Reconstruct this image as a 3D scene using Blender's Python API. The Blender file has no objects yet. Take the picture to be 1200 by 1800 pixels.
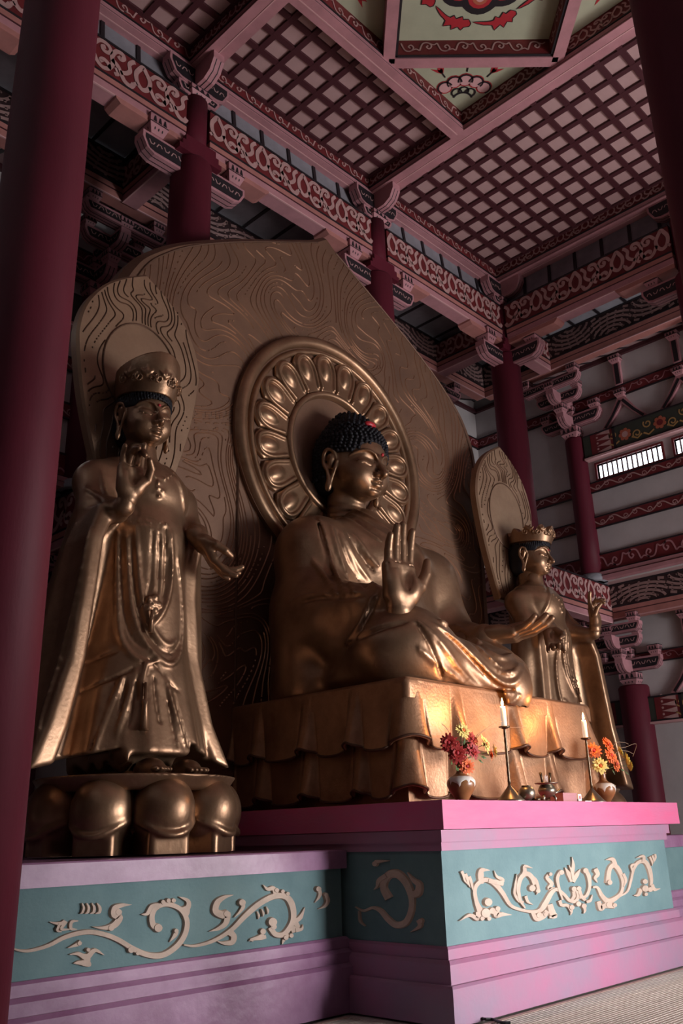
import bpy, bmesh, math, random
import numpy as np
from mathutils import Vector, Matrix
random.seed(7)
C = bpy.context.scene.collection
SC = bpy.context.scene
PI = math.pi
# ---------------------------------------------------------------- camera
PITCH, YAW, ROLL, FOC = 0.35264552, -0.8077047, 0.02838631, 1545.816
cam = bpy.data.cameras.new('camera'); camo = bpy.data.objects.new('camera', cam); C.objects.link(camo)
def _rx(a): return Matrix(((1,0,0),(0,math.cos(a),-math.sin(a)),(0,math.sin(a),math.cos(a))))
def _ry(a): return Matrix(((math.cos(a),0,math.sin(a)),(0,1,0),(-math.sin(a),0,math.cos(a))))
def _rz(a): return Matrix(((math.cos(a),-math.sin(a),0),(math.sin(a),math.cos(a),0),(0,0,1)))
RW = _rz(YAW) @ _rx(PITCH) @ _ry(ROLL)
camo.matrix_world = Matrix.Translation((0,0,1.5)) @ (RW @ _rx(PI/2)).to_4x4()
cam.sensor_fit = 'VERTICAL'; cam.sensor_height = 36; cam.lens = FOC/1800*36
cam.clip_start = .05; cam.clip_end = 200
SC.camera = camo
RN = np.array([list(r) for r in RW]); CAM = np.array([0,0,1.5])
def ray(u, v): return RN @ np.array([(u-600)/FOC, 1, (900-v)/FOC])
def px(u, v, ax, val):                       # the point of the plane ax = val that shows at pixel (u, v)
    d = ray(u, v); t = (val-CAM[ax])/d[ax]; return CAM + d*t
# ---------------------------------------------------------------- world, light, exposure
W = bpy.data.worlds.new('world'); SC.world = W; W.use_nodes = True
W.node_tree.nodes['Background'].inputs[0].default_value = (.86,.92,1,1)
W.node_tree.nodes['Background'].inputs[1].default_value = 4
def area(name, loc, aim, sx, sy, power, col):
    l = bpy.data.lights.new(name, 'AREA'); l.shape = 'RECTANGLE'; l.size = sx; l.size_y = sy; l.energy = power; l.color = col
    o = bpy.data.objects.new(name, l); C.objects.link(o); o.location = loc
    o.rotation_euler = (Vector(aim)-Vector(loc)).to_track_quat('-Z','Y').to_euler(); return o
area('daylight_main_door', (15.2,-7.7,2.7), (8.6,7,3.4), 3.8, 4.2, 1500, (1,.95,.93))
area('daylight_floor_bounce', (13.2,-3.4,.06), (12.6,-2.6,10), 6.5, 5, 560, (1,.76,.77))
area('daylight_door_low', (11.4,-7.7,1.4), (7.6,6.0,.8), 3.2, 2.6, 80, (1,.93,.95)).data.spread = math.radians(34)
SC.view_settings.view_transform = 'Standard'; SC.view_settings.look = 'None'
SC.view_settings.exposure = 0; SC.view_settings.gamma = 1; SC.view_settings.use_curve_mapping = False
SC.cycles.max_bounces = 6; SC.cycles.diffuse_bounces = 2; SC.cycles.sample_clamp_indirect = 4

# ---------------------------------------------------------------- materials
MAT = {}
def mat(name, col, rough=.7, metal=0, noise=0, nscale=3, bump=0, bscale=30, col2=None, emit=0, spec=.5, grain=None, stretch=(1,1,1)):
    m = bpy.data.materials.new(name); m.use_nodes = True; nt = m.node_tree; b = nt.nodes['Principled BSDF']
    b.inputs['Base Color'].default_value = (*col,1); b.inputs['Roughness'].default_value = rough
    b.inputs['Metallic'].default_value = metal; b.inputs['Specular IOR Level'].default_value = spec
    if noise or bump:
        tc = nt.nodes.new('ShaderNodeTexCoord'); mp = nt.nodes.new('ShaderNodeMapping'); mp.inputs['Scale'].default_value = stretch
        nt.links.new(tc.outputs['Object'], mp.inputs[0])
    if noise:
        n = nt.nodes.new('ShaderNodeTexNoise'); n.inputs['Scale'].default_value = nscale; n.inputs['Detail'].default_value = 6
        n.inputs['Roughness'].default_value = .62
        nt.links.new(mp.outputs[0], n.inputs['Vector'])
        r = nt.nodes.new('ShaderNodeValToRGB'); c2 = col2 or tuple(c*(1-noise) for c in col)
        r.color_ramp.elements[0].position = .34; r.color_ramp.elements[1].position = .66
        r.color_ramp.elements[0].color = (*c2,1); r.color_ramp.elements[1].color = (*col,1)
        nt.links.new(n.outputs['Fac'], r.inputs[0]); nt.links.new(r.outputs[0], b.inputs['Base Color'])
        if metal:
            mr = nt.nodes.new('ShaderNodeMapRange'); mr.inputs['To Min'].default_value = rough+.12; mr.inputs['To Max'].default_value = rough-.06
            nt.links.new(n.outputs['Fac'], mr.inputs['Value']); nt.links.new(mr.outputs[0], b.inputs['Roughness'])
    if bump:
        n2 = nt.nodes.new('ShaderNodeTexNoise'); n2.inputs['Scale'].default_value = bscale; n2.inputs['Detail'].default_value = 4
        nt.links.new(mp.outputs[0], n2.inputs['Vector'])
        bp = nt.nodes.new('ShaderNodeBump'); bp.inputs['Strength'].default_value = bump; bp.inputs['Distance'].default_value = .02
        nt.links.new(n2.outputs['Fac'], bp.inputs['Height']); nt.links.new(bp.outputs[0], b.inputs['Normal'])
    if emit:
        b.inputs['Emission Color'].default_value = (*col,1); b.inputs['Emission Strength'].default_value = emit
    MAT[name] = m; return m
mat('column_red', (.115,.012,.026), .6, spec=.25, noise=.25, nscale=2.5, bump=.06, bscale=60, stretch=(1,1,.3))
mat('pink', (.50,.235,.265), .62, noise=.22, nscale=2.2)
mat('pink_edge', (.62,.36,.37), .6)
mat('salmon', (.46,.19,.17), .65, noise=.2, nscale=3)
mat('scroll', (.52,.31,.30), .65, noise=.2, nscale=4)
mat('red_paint', (.17,.016,.02), .6, noise=.3, nscale=3)
mat('black_paint', (.012,.008,.012), .6)
mat('dark_red', (.06,.012,.018), .6)
mat('panel_pink', (.47,.30,.30), .7, noise=.15, nscale=.9, bump=.08, bscale=80)
mat('board_grey', (.29,.29,.33), .6, noise=.3, nscale=2.5)
mat('plaster', (.56,.52,.53), .85, noise=.12, nscale=1.6, bump=.1, bscale=60)
mat('black_red', (.03,.012,.014), .6)
mat('wave_tan', (.34,.21,.20), .7, noise=.25, nscale=4)
mat('green_field', (.42,.44,.32), .75, noise=.12, nscale=2)
mat('crimson', (.40,.02,.03), .6); mat('orange_paint', (.42,.11,.06), .6); mat('ochre', (.42,.25,.09), .7); mat('green_paint', (.035,.04,.03), .7)
mat('plinth_pink', (.40,.15,.26), .45, noise=1, nscale=1.3, col2=(.29,.19,.28), bump=.12, bscale=14)
mat('slab_pink', (.64,.105,.25), .5, noise=1, nscale=2.2, col2=(.55,.14,.28), bump=.1, bscale=20, stretch=(.5,1,2.5))
mat('plinth_violet', (.40,.22,.36), .38, noise=1, nscale=1.4, col2=(.24,.10,.20), bump=.15, bscale=14)
mat('teal', (.15,.26,.27), .7, noise=1, nscale=1.8, col2=(.105,.20,.215), bump=.15, bscale=40)
mat('relief_tan', (.60,.46,.36), .6, noise=.25, nscale=6)
mat('mat_straw', (.66,.60,.53), .8, noise=.3, nscale=5, bump=.5, bscale=50, stretch=(.15,6,1))
mat('bronze', (.35,.215,.13), .36, metal=.8, noise=1, nscale=2.4, col2=(.21,.12,.07), bump=.10, bscale=26)
mat('bronze_cloth', (.40,.22,.12), .42, metal=.6, noise=1, nscale=3.2, col2=(.25,.13,.07), bump=.22, bscale=34)
mat('bronze_halo', (.22,.125,.08), .5, metal=.55, noise=1, nscale=1.3, col2=(.16,.09,.06), bump=.12, bscale=40)
mat('bronze_leaf', (.34,.225,.145), .46, metal=.6, noise=1, nscale=2, col2=(.25,.155,.10), bump=.1, bscale=40)
mat('bronze_line', (.10,.05,.03), .5, metal=.5)
mat('bronze_ridge', (.31,.17,.105), .42, metal=.6)
mat('brass', (.30,.26,.20), .32, metal=.9, noise=.4, nscale=9); mat('brass_dark', (.12,.09,.06), .35, metal=.9)
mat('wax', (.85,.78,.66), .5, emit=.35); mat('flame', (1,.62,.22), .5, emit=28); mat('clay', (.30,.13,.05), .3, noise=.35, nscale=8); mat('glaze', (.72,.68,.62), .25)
mat('petal_red', (.42,.018,.014), .6, noise=.3, nscale=20); mat('petal_orange', (.85,.16,.03), .6, noise=.25, nscale=20); mat('petal_yellow', (.90,.72,.22), .6, noise=.15, nscale=20)
mat('dark_plaster', (.05,.03,.03), .8); mat('leaf_green', (.06,.12,.03), .6); mat('stem_green', (.07,.10,.03), .6); mat('twig', (.28,.17,.10), .7); mat('paper', (.80,.74,.76), .7); mat('rose_box', (.45,.22,.24), .6); mat('strap_black', (.01,.01,.012), .5)
mat('hair_blue', (.006,.006,.010), .6, spec=.3); mat('red_dot', (.45,.02,.03), .4)

# ---------------------------------------------------------------- mesh helpers
def tag(o, label=None, cat=None, group=None, kind=None):
    if label: o['label'] = label
    if cat: o['category'] = cat
    if group: o['group'] = group
    if kind: o['kind'] = kind
    return o
def empty(name, loc=(0,0,0), label=None, cat=None, group=None):
    o = bpy.data.objects.new(name, None); C.objects.link(o); o.location = loc; o.empty_display_size = .2
    return tag(o, label, cat, group)
def link(name, me, m, parent=None, smooth=False):
    if m and not me.materials: me.materials.append(MAT[m])
    if smooth: me.polygons.foreach_set('use_smooth', [True]*len(me.polygons))
    o = bpy.data.objects.new(name, me); C.objects.link(o)
    if parent:
        o.parent = parent
        o.matrix_parent_inverse = Matrix.Translation(-Vector(parent.location))
    return o
def mesh(name, V, F, m, parent=None, smooth=False):
    me = bpy.data.meshes.new(name)
    V = np.asarray(V, float).reshape(-1,3)
    if isinstance(F, np.ndarray):
        me.from_pydata(V.tolist(), [], F.tolist())
    else: me.from_pydata(V.tolist(), [], [list(f) for f in F])
    me.update(); return link(name, me, m, parent, smooth)
class MB:
    def __init__(s): s.V = []; s.F = []
    def add(s, V, F):
        n = len(s.V); s.V += [tuple(v) for v in V]; s.F += [tuple(i+n for i in f) for f in F]; return s
    def box(s, x0,x1,y0,y1,z0,z1):
        V = [(x,y,z) for z in (z0,z1) for y in (y0,y1) for x in (x0,x1)]
        return s.add(V, [(0,2,3,1),(4,5,7,6),(0,1,5,4),(2,6,7,3),(0,4,6,2),(1,3,7,5)])
    def prism(s, poly, fn, d0, d1, bev=0):    # poly in 2-D, fn(a, b, d) -> world
        n = len(poly); V = [fn(a,b,d0) for a,b in poly] + [fn(a,b,d1) for a,b in poly]
        F = [tuple(range(n)), tuple(range(2*n-1, n-1, -1))] + [(i, i+n, (i+1)%n+n, (i+1)%n) for i in range(n)]
        return s.add(V, F)
    def lathe(s, prof, c, n=24, ax=None):
        k = len(prof); V = []
        for i in range(n):
            a = 2*PI*i/n
            V += [(c[0]+r*math.cos(a), c[1]+r*math.sin(a), c[2]+z) for r,z in prof]
        F = [(i*k+j, ((i+1)%n)*k+j, ((i+1)%n)*k+j+1, i*k+j+1) for i in range(n) for j in range(k-1)]
        return s.add(V, F)
    def tube(s, P, R, n=6, cap=True):
        P = [Vector(p) for p in P]; k = len(P)
        if not hasattr(R, '__len__'): R = [R]*k
        up = None; V = []
        for i in range(k):
            t = (P[min(i+1,k-1)]-P[max(i-1,0)])
            if t.length < 1e-9: t = Vector((0,0,1))
            t.normalize()
            if up is None: up = t.orthogonal()
            up = (up - t*up.dot(t)); up = up.normalized() if up.length>1e-6 else t.orthogonal().normalized()
            b = t.cross(up)
            V += [tuple(P[i] + (up*math.cos(2*PI*j/n) + b*math.sin(2*PI*j/n))*R[i]) for j in range(n)]
        F = [(i*n+j, i*n+(j+1)%n, (i+1)*n+(j+1)%n, (i+1)*n+j) for i in range(k-1) for j in range(n)]
        if cap: F += [tuple(range(n-1,-1,-1)), tuple(range((k-1)*n, k*n))]
        return s.add(V, F)
    def ribbon(s, P, w, fn, h=0.008, w1=None):   # flat painted stroke, P in 2-D
        n = len(P)
        if n < 2: return s
        V = []
        for i in range(n):
            a = P[max(i-1,0)]; b = P[min(i+1,n-1)]; dx, dy = b[0]-a[0], b[1]-a[1]; L = math.hypot(dx,dy) or 1
            ww = w[i] if hasattr(w,'__len__') else w
            V += [fn(P[i][0]-dy/L*ww, P[i][1]+dx/L*ww, h), fn(P[i][0]+dy/L*ww, P[i][1]-dx/L*ww, h)]
        return s.add(V, [(2*i,2*i+1,2*i+3,2*i+2) for i in range(n-1)])
    def fill(s, P, fn, h=.008):
        return s.add([fn(a,b,h) for a,b in P], [tuple(range(len(P)))])
    def build(s, name, m, parent=None, smooth=False):
        o = mesh(name, s.V, s.F, m, parent, smooth)
        bm = bmesh.new(); bm.from_mesh(o.data); bmesh.ops.recalc_face_normals(bm, faces=bm.faces); bm.to_mesh(o.data); bm.free()
        return o
def bxobj(name, m, parent, *a): return MB().box(*a).build(name, m, parent)
def dup(o, parent=None, off=(0,0,0)):
    c = o.copy(); C.objects.link(c); c.location = o.location + Vector(off)
    if parent and c.parent != parent: c.parent = parent; c.matrix_parent_inverse = Matrix.Translation(-Vector(parent.location))
    return c
def arc(cx, cy, r, a0, a1, n=10): return [(cx+r*math.cos(math.radians(a0+(a1-a0)*i/n)), cy+r*math.sin(math.radians(a0+(a1-a0)*i/n))) for i in range(n+1)]
def spiral(cx, cy, r0, r1, a0, a1, n=16): return [(cx+(r0+(r1-r0)*i/n)*math.cos(math.radians(a0+(a1-a0)*i/n)), cy+(r0+(r1-r0)*i/n)*math.sin(math.radians(a0+(a1-a0)*i/n))) for i in range(n+1)]
def spline(P, n=8):
    P = [np.array(p, float) for p in P]; Q = [2*P[0]-P[1]]+P+[2*P[-1]-P[-2]]; out = []
    for i in range(1, len(Q)-2):
        for k in range(n):
            t = k/n; a,b,c,d = Q[i-1],Q[i],Q[i+1],Q[i+2]
            out.append(.5*((2*b)+(c-a)*t+(2*a-5*b+4*c-d)*t*t+(3*b-3*c+d-a)*t**3))
    out.append(P[-1]); return out

# ---------------------------------------------------------------- hall
XC3, YC3 = 15.80, 9.69
XS = [-2.29, 2.25, 6.79, 11.30, XC3]; YS = [.69, 5.19, YC3]
def WR(s,d,z): return (XC3+d, s, z)
def WB(s,d,z): return (s, YC3+d, z)
def sbox(mb, fn, s0,s1,d0,d1,z0,z1):
    a = fn(s0,d0,z0); b = fn(s1,d1,z1)
    return mb.box(min(a[0],b[0]),max(a[0],b[0]),min(a[1],b[1]),max(a[1],b[1]),min(a[2],b[2]),max(a[2],b[2]))

# painted bands -------------------------------------------------
def scroll_band(mb, f2, s0, s1, z0, z1, unit=.95, dens=1.0, h=.012):   # f2(s, z, proud)
    H = z1-z0; n = max(1, round((s1-s0)/unit)); U = (s1-s0)/n; w = H*.052
    for k in range(n):
        def g(a, b, hh): return f2(s0+(k+a)*U, z0+b*H, hh)
        asp = U/H
        def st(P, ww, taper=True):
            m = len(P); mb.ribbon(P, ww, lambda a,b,hh: f2(s0+k*U+a, z0+b, hh), h)
        def q(P): return [(a*U, b*H) for a,b in P]
        # teardrop ring, two pairs of spirals, a running stem and leaves
        ring = spline(q([(.10,.88),(.03,.62),(.06,.34),(.16,.20),(.26,.34),(.28,.62),(.19,.88),(.145,.97),(.10,.88)]), 4)
        st(ring, w*1.35)
        st([(a*U+0, b*H) for a,b in spline([(.28,.45),(.36,.20),(.46,.10),(.56,.18),(.55,.32),(.47,.38),(.42,.31),(.45,.25)],5)], w*1.2)
        st([(a*U, b*H) for a,b in spline([(.30,.75),(.38,.93),(.50,.95),(.57,.82),(.53,.68),(.45,.68),(.43,.78),(.48,.82)],5)], w*1.15)
        st([(a*U, b*H) for a,b in spline([(.56,.18),(.62,.42),(.60,.66),(.66,.90),(.76,.95),(.80,.84),(.75,.74),(.70,.80)],5)], w*1.3)
        st([(a*U, b*H) for a,b in spline([(.60,.55),(.70,.46),(.76,.30),(.84,.10),(.95,.06),(1.0,.20)],5)], w*1.4)
        st([(a*U, b*H) for a,b in spline([(.76,.30),(.86,.40),(.92,.56),(.90,.76),(.96,.92),(1.0,.96)],5)], w*1.2)
        st([(a*U, b*H) for a,b in spline([(.0,.20),(.06,.30)],2)], w); st([(a*U, b*H) for a,b in spline([(.66,.12),(.72,.20),(.68,.36)],4)], w*1.1)
def mini_scroll(mb, f2, s0, s1, z0, z1, unit=.5, h=.01):
    H = z1-z0; n = max(1, round((s1-s0)/unit)); U = (s1-s0)/n
    for k in range(n):
        sg = 1 if k%2 else -1; cy = z0+H/2
        P = [(s0+k*U+a*U, cy+sg*b*H) for a,b in spline([(0,-.35),(.2,.3),(.5,.38),(.68,.1),(.55,-.18),(.4,-.02),(.5,.12)],4)]
        mb.ribbon(P, H*.055, f2, h)
        P = [(s0+k*U+a*U, cy+sg*b*H) for a,b in spline([(.5,.38),(.8,.2),(1.0,.35)],4)]
        mb.ribbon(P, H*.05, f2, h)
def wave_band(mb, f2, s0, s1, z0, z1, unit=2.27, h=.012):
    H = z1-z0; n = max(1, round((s1-s0)/unit)); U = (s1-s0)/n
    for k in range(2*n):
        c = s0+(k+.5)*U/2; up = k%2; zc = z0-.02 if not up else z1+.02; sg = 1 if not up else -1
        for r in np.arange(.14, 1.0, .16):
            P = []
            for a in np.linspace(0, 180, 22):
                x = c + r*math.cos(math.radians(a))*U/2*.98; y = zc+sg*r*math.sin(math.radians(a))*H*1.12
                if z0+.01 < y < z1-.01 and abs(x-c) <= U/4+.02 and s0<x<s1: P.append((x,y))
                else:
                    if len(P)>1: mb.ribbon(P, .030, f2, h)
                    P = []
            if len(P)>1: mb.ribbon(P, .030, f2, h)
            for a in np.arange(12, 170, 14/(r+.15)):
                x = c + r*math.cos(math.radians(a))*U/2*.98; y = zc+sg*(r*math.sin(math.radians(a))*H*1.12+.035)
                if z0+.03 < y < z1-.03 and abs(x-c) <= U/4 and s0<x<s1:
                    mb.fill([(x-.022,y-.022),(x+.022,y-.022),(x+.03,y+.012),(x,y+.028),(x-.03,y+.012)], f2, h)
def beam(name, fn, s0, s1, dface, depth, zb, zt, label, pattern='scroll', flip=1, ends=None, bottom='pink', group=None):
    """a painted main beam: red field with pale scrolls over a stepped pink moulding; the painted face looks towards -d"""
    mid = fn((s0+s1)/2, dface, zb)
    t = empty(name, mid, label, 'beam', group)
    H = zt-zb; zs = zb+.30
    f2 = lambda s,z,h: fn(s, dface-h*flip, z)
    d1 = dface+depth*flip
    m = MB(); sbox(m, fn, s0,s1, dface,d1, zs,zt); m.build('band', 'red_paint' if pattern=='scroll' else 'black_red', t)
    m = MB(); sbox(m, fn, s0,s1, dface-.02*flip,d1, zt-.001,zt+.035); sbox(m, fn, s0,s1, dface-.025*flip,d1, zs-.035,zs); m.build('edge_line','black_paint',t)
    m = MB(); sbox(m, fn, s0,s1, dface-.015*flip,d1, zb+.17,zs-.035); m.build('upper_moulding','salmon',t)
    m = MB(); sbox(m, fn, s0,s1, dface-.01*flip,d1, zb+.150,zb+.17); m.build('red_line','dark_red',t)
    m = MB(); sbox(m, fn, s0,s1, dface,d1, zb,zb+.150); m.build('lower_moulding', bottom, t)
    m = MB(); sbox(m, fn, s0,s1, dface-.006*flip,dface+.02*flip, zb-.004,zb+.018); m.build('edge_bead','pink_edge',t)
    m = MB()
    if pattern == 'scroll': scroll_band(m, f2, s0,s1, zs+.02,zt-.02)
    else: wave_band(m, f2, s0,s1, zs+.01,zt-.01)
    o = m.build('painted_scroll' if pattern=='scroll' else 'painted_wave', 'scroll' if pattern=='scroll' else 'wave_tan', t); o['kind']='stuff'
    return t
bay_words = ['beyond the left column','left of the column behind the standing left statue','between the two columns behind the great halo','from the pointed halo tip to the corner column']
for i in range(4):
    beam('carved_beam', WB, XS[i]+ (.24 if i else 0), XS[i+1]-.24, -.15, .30, 12.2, 13.12, 'red beam with pale scrolls, '+bay_words[i])
for i in range(2):
    beam('carved_beam', WR, YS[i]+.24, YS[i+1]-.24, -.17, .30, 12.2, 13.12, 'red beam with pale scrolls running forward '+('from the corner column to the right one' if i else 'beyond the dark right foreground column'))
# wave beams of the upper ring
D1 = 1.85
for i in range(5):
    s0 = ([-2.29]+[2.25,6.79,11.3,15.8])[i]; s1 = [2.25,6.79,11.3,15.8,XC3+D1][i]
    beam('wave_beam', WB, s0, s1, D1, .25, 12.22, 13.12, 'dark beam with painted waves behind '+['the left foreground column','the standing left statue halo','the great halo, left half','the great halo, right half','the corner column'][i], 'wave', bottom='salmon')
for i in range(3):
    s0 = [.69-3,.69,5.19][i]; s1 = [.69,5.19,YC3+D1][i]
    beam('wave_beam', WR, s0, s1, D1, .25, 12.22, 13.12, 'dark beam with painted waves on the right, '+['nearest the viewer','behind the dark foreground column','running to the corner'][i], 'wave', bottom='salmon')
# short cross beams from the column ring out to the wave beams
for x in XS[1:4]+[XC3]:
    s = 'behind '+{2.25:'the left foreground column',6.79:'the left column at the halo',11.3:'the column at the halo tip',XC3:'the corner column'}[x]
    fx = lambda s_,d_,z_,x=x: (x-.15+d_, YC3+.15+s_, z_)
    beam('cross_beam', fx, 0, D1-.15, 0, .3, 12.2, 13.0, 'short scroll-painted cross beam '+s)
for y in YS[1:]:
    fy = lambda s_,d_,z_,y=y: (XC3+.15+s_, y-.15+d_, z_)
    beam('cross_beam', fy, 0, D1-.15, 0, .3, 12.2, 13.0, 'short scroll-painted cross beam right of the '+('corner column' if y==YC3 else 'right column'))

# ceiling -------------------------------------------------------
ceil = bxobj('ceiling', 'panel_pink', None, -6, 20.5, -8.4, 14.3, 14.42, 14.6); ceil['kind']='structure'
# vertical boards between the main beams and the coffer beams, and sloping soffits (boards between dark battens)
def board_row(fn, parent, s0, s1, pitch, P0, P1, name='board', m='board_grey', gap=.07, th=.03):
    """boards spanning the (d,z) points P0..P1, with dark battens between"""
    dx, dz = P1[0]-P0[0], P1[1]-P0[1]; L = math.hypot(dx,dz); nx, nz = -dz/L*th, dx/L*th
    n = max(1, round((s1-s0)/pitch)); U = (s1-s0)/n; src = bsrc = None
    poly = [(P0[0],P0[1]),(P1[0],P1[1]),(P1[0]+nx,P1[1]+nz),(P0[0]+nx,P0[1]+nz)]
    pb = [(P0[0]-nx,P0[1]-nz),(P1[0]-nx,P1[1]-nz),(P1[0]+nx*2,P1[1]+nz*2),(P0[0]+nx*2,P0[1]+nz*2)]
    for k in range(n+1):
        off = Vector(fn(k*U,0,0))-Vector(fn(0,0,0))
        if k < n:
            if src is None: src = MB().prism(poly, lambda a,b,d: fn(d,a,b), s0+gap/2, s0+U-gap/2).build(name, m, parent)
            else: dup(src, parent, off)
        if bsrc is None: bsrc = MB().prism(pb, lambda a,b,d: fn(d,a,b), s0-gap/2, s0+gap/2).build('batten', 'black_paint', parent)
        else: dup(bsrc, parent, off)
t1 = bxobj('trim_1','black_paint',None, -2.3,XC3+.3, YC3+.24,YC3+.3, 13.15,13.9); t1['kind']='structure'
board_row(WB, t1, -2.29, XC3, .68, (.12,13.14), (.20,13.86))
t2 = bxobj('trim_2','black_paint',None, XC3+.24,XC3+.3, -3,YC3+.3, 13.15,13.9); t2['kind']='structure'
board_row(WR, t2, -3, YC3, .68, (.12,13.14), (.20,13.86))
t3 = bxobj('trim_3','black_paint',None, -2.3,XC3+D1, YC3+.18,YC3+D1+.2, 13.24,13.32); t3['kind']='structure'
board_row(WB, t3, -2.29, XC3+D1, .68, (.16,13.17), (D1,13.17), th=.02)
t4 = bxobj('trim_4','black_paint',None, XC3+.18,XC3+D1+.2, -3,YC3+D1, 13.24,13.32); t4['kind']='structure'
board_row(WR, t4, -3, YC3+D1, .68, (.16,13.17), (D1,13.17), th=.02)
# lattice of the coffers
PZ = 14.2; P = .44; BW = .105
lat_x = {}
def lattice(x0, x1, y0, y1):
    nx = round((x1-x0)/P); ny = round((y1-y0)/P); ux = (x1-x0)/nx; uy = (y1-y0)/ny
    s = None
    for i in range(nx+1):
        if s is None: s = bxobj('lattice_bar','dark_red',ceil, x0-BW/2,x0+BW/2, y0,y1, PZ,PZ+.055)
        else: dup(s, ceil, (i*ux,0,0))
    s = None
    for j in range(ny+1):
        if s is None: s = bxobj('lattice_bar','dark_red',ceil, x0,x1, y0-BW/2,y0+BW/2, PZ+.004,PZ+.052)
        else: dup(s, ceil, (0,j*uy,0))
    s = None
    for i in range(nx):
        for j in range(ny):
            if s is None: s = bxobj('coffer_panel','panel_pink',ceil, x0+BW/2-.02,x0+ux-BW/2+.02, y0+BW/2-.02,y0+uy-BW/2+.02, PZ+.05,PZ+.08)
            else: dup(s, ceil, (i*ux,j*uy,0))
YM = 7.36    # the coffer beam in front of the back row
lattice(2.45, 6.60, YM+.16, 9.58); lattice(6.98, 11.12, YM+.16, 9.58); lattice(11.50, 15.62, .9, 9.58)
def coffer_beam(x0,x1,y0,y1,label,faces):
    t = empty('coffer_beam', ((x0+x1)/2,(y0+y1)/2,13.84), label, 'beam')
    MB().box(x0,x1,y0,y1,13.84,13.96).build('lower_moulding','pink',t)
    MB().box(x0+.02,x1-.02,y0+.02,y1-.02,13.96,13.99).build('red_line','red_paint',t)
    MB().box(x0+.01,x1-.01,y0+.01,y1-.01,13.99,14.42).build('band','red_paint',t)
    m = MB(); m.box(x0-.01,x1+.01,y0-.01,y1+.01,13.975,13.995); 
    m.box(x0-.003,x1+.003,y0-.003,y1+.003,13.868,13.876); m.build('edge_line','black_paint',t)
    lx, ly = x1-x0, y1-y0
    if ly > lx: MB().box((x0+x1)/2-.01,(x0+x1)/2+.01,y0,y1,13.832,13.842).build('edge_bead','pink_edge',t)
    else: MB().box(x0,x1,(y0+y1)/2-.01,(y0+y1)/2+.01,13.832,13.842).build('edge_bead','pink_edge',t)
    m = MB()
    for f in faces:
        if f == '-x': scroll_band(m, lambda s,z,h: (x0+.01-h, s, z), y0,y1, 14.01,14.26, .62)
        if f == '-y': mini_scroll(m, lambda s,z,h: (s, y0+.01-h, z), x0,x1, 14.01,14.26, .34)
    if m.V: o = m.build('painted_scroll','scroll',t); o['kind']='stuff'
    return t
coffer_beam(-2.3,XC3+.16, 9.60,9.86, 'long pink ceiling beam above the scroll beams along the back', ['-y'])
coffer_beam(2.06,2.43, -3,9.6, 'pink ceiling beam above the left foreground column', ['-x'])
coffer_beam(6.60,6.97, -3,9.6, 'pink ceiling beam running forward from the left halo column', ['-x'])
coffer_beam(11.13,11.50, -3,9.6, 'pink ceiling beam between flower panel and right lattice', ['-x'])
coffer_beam(15.63,15.95, -3,9.6, 'pink ceiling beam running forward from the corner column', ['-x'])
coffer_beam(2.43,6.60, YM-.16,YM+.14, 'pink ceiling crossbeam above the left column', ['-y'])
coffer_beam(6.97,11.13, YM-.16,YM+.14, 'pink ceiling crossbeam behind the flower panel', ['-y'])
coffer_beam(6.97,11.13, 2.86,3.14, 'pink ceiling crossbeam in front of the flower panel', ['-y'])
# diamond flower panel: square set on its corners between the ceiling beams
cx0, cy0 = 9.05, 5.17; Rd = 2.06
dm = empty('diamond_flower_panel', (cx0,cy0,14), 'pale green diamond ceiling panel with red and black flower medallion', 'ceiling panel')
MB().box(6.97,11.13,3.1,7.25,14.30,14.34).build('green_field','green_field',dm)
def dline(a, b, w, z0, z1, name, m, parent=dm):
    a, b = Vector(a), Vector(b); t = (b-a).normalized(); n = Vector((-t.y,t.x))*w/2
    return MB().prism([tuple(a-n),tuple(b-n),tuple(b+n),tuple(a+n)], lambda x,y,d: (x,y,d), z0, z1).build(name,m,parent)
K = [(cx0,cy0+Rd),(cx0+Rd,cy0),(cx0,cy0-Rd),(cx0-Rd,cy0)]
for i in range(4):
    a, b = K[i], K[(i+1)%4]
    dline(a,b,.20,13.93,14.3,'diagonal_moulding','pink'); 
    c = Vector((cx0,cy0)); s = .135
    a2 = Vector(a)+(c-Vector(a)).normalized()*s*1.2; b2 = Vector(b)+(c-Vector(b)).normalized()*s*1.2
    dline(a2,b2,.05,13.96,14.3,'frieze_board','red_paint'); dline(a2,b2,.06,13.955,13.97,'edge_line','black_paint')
    mm = MB(); L = (b2-a2).length; tt = (b2-a2).normalized(); nn = Vector((-tt.y,tt.x)); nn = nn if nn.dot(c-a2)>0 else -nn
    mini_scroll(mm, lambda s_,z,h: (*(a2+tt*s_+nn*(.025+h)), z), .1, L-.1, 14.02, 14.26, .32)
    mm.build('painted_scroll','scroll',dm)['kind']='stuff'
fd = lambda a,b,h: (cx0+a, cy0+b, 14.298-h)
fm = MB(); fk = MB(); fo = MB(); fp = MB()
NP = 8
def rotp(Pp, ang): c_,s_ = math.cos(ang), math.sin(ang); return [(a*c_-b*s_, a*s_+b*c_) for a,b in Pp]
fk.fill([(math.cos(2*PI*i/48)*(.72+.10*abs(math.cos(4*PI*i/48*2))), math.sin(2*PI*i/48)*(.72+.10*abs(math.cos(4*PI*i/48*2)))) for i in range(48)], fd, .004)
for i in range(8):
    ang = 2*PI*i/8+PI/4*0
    fm.fill(rotp(arc(.50,0,.20,0,360,14)[:-1], ang), fd, .008); fo.fill(rotp(arc(.50,0,.13,0,360,14)[:-1], ang), fd, .012); fp.fill(rotp(arc(.50,0,.07,0,360,12)[:-1], ang), fd, .016)
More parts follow.
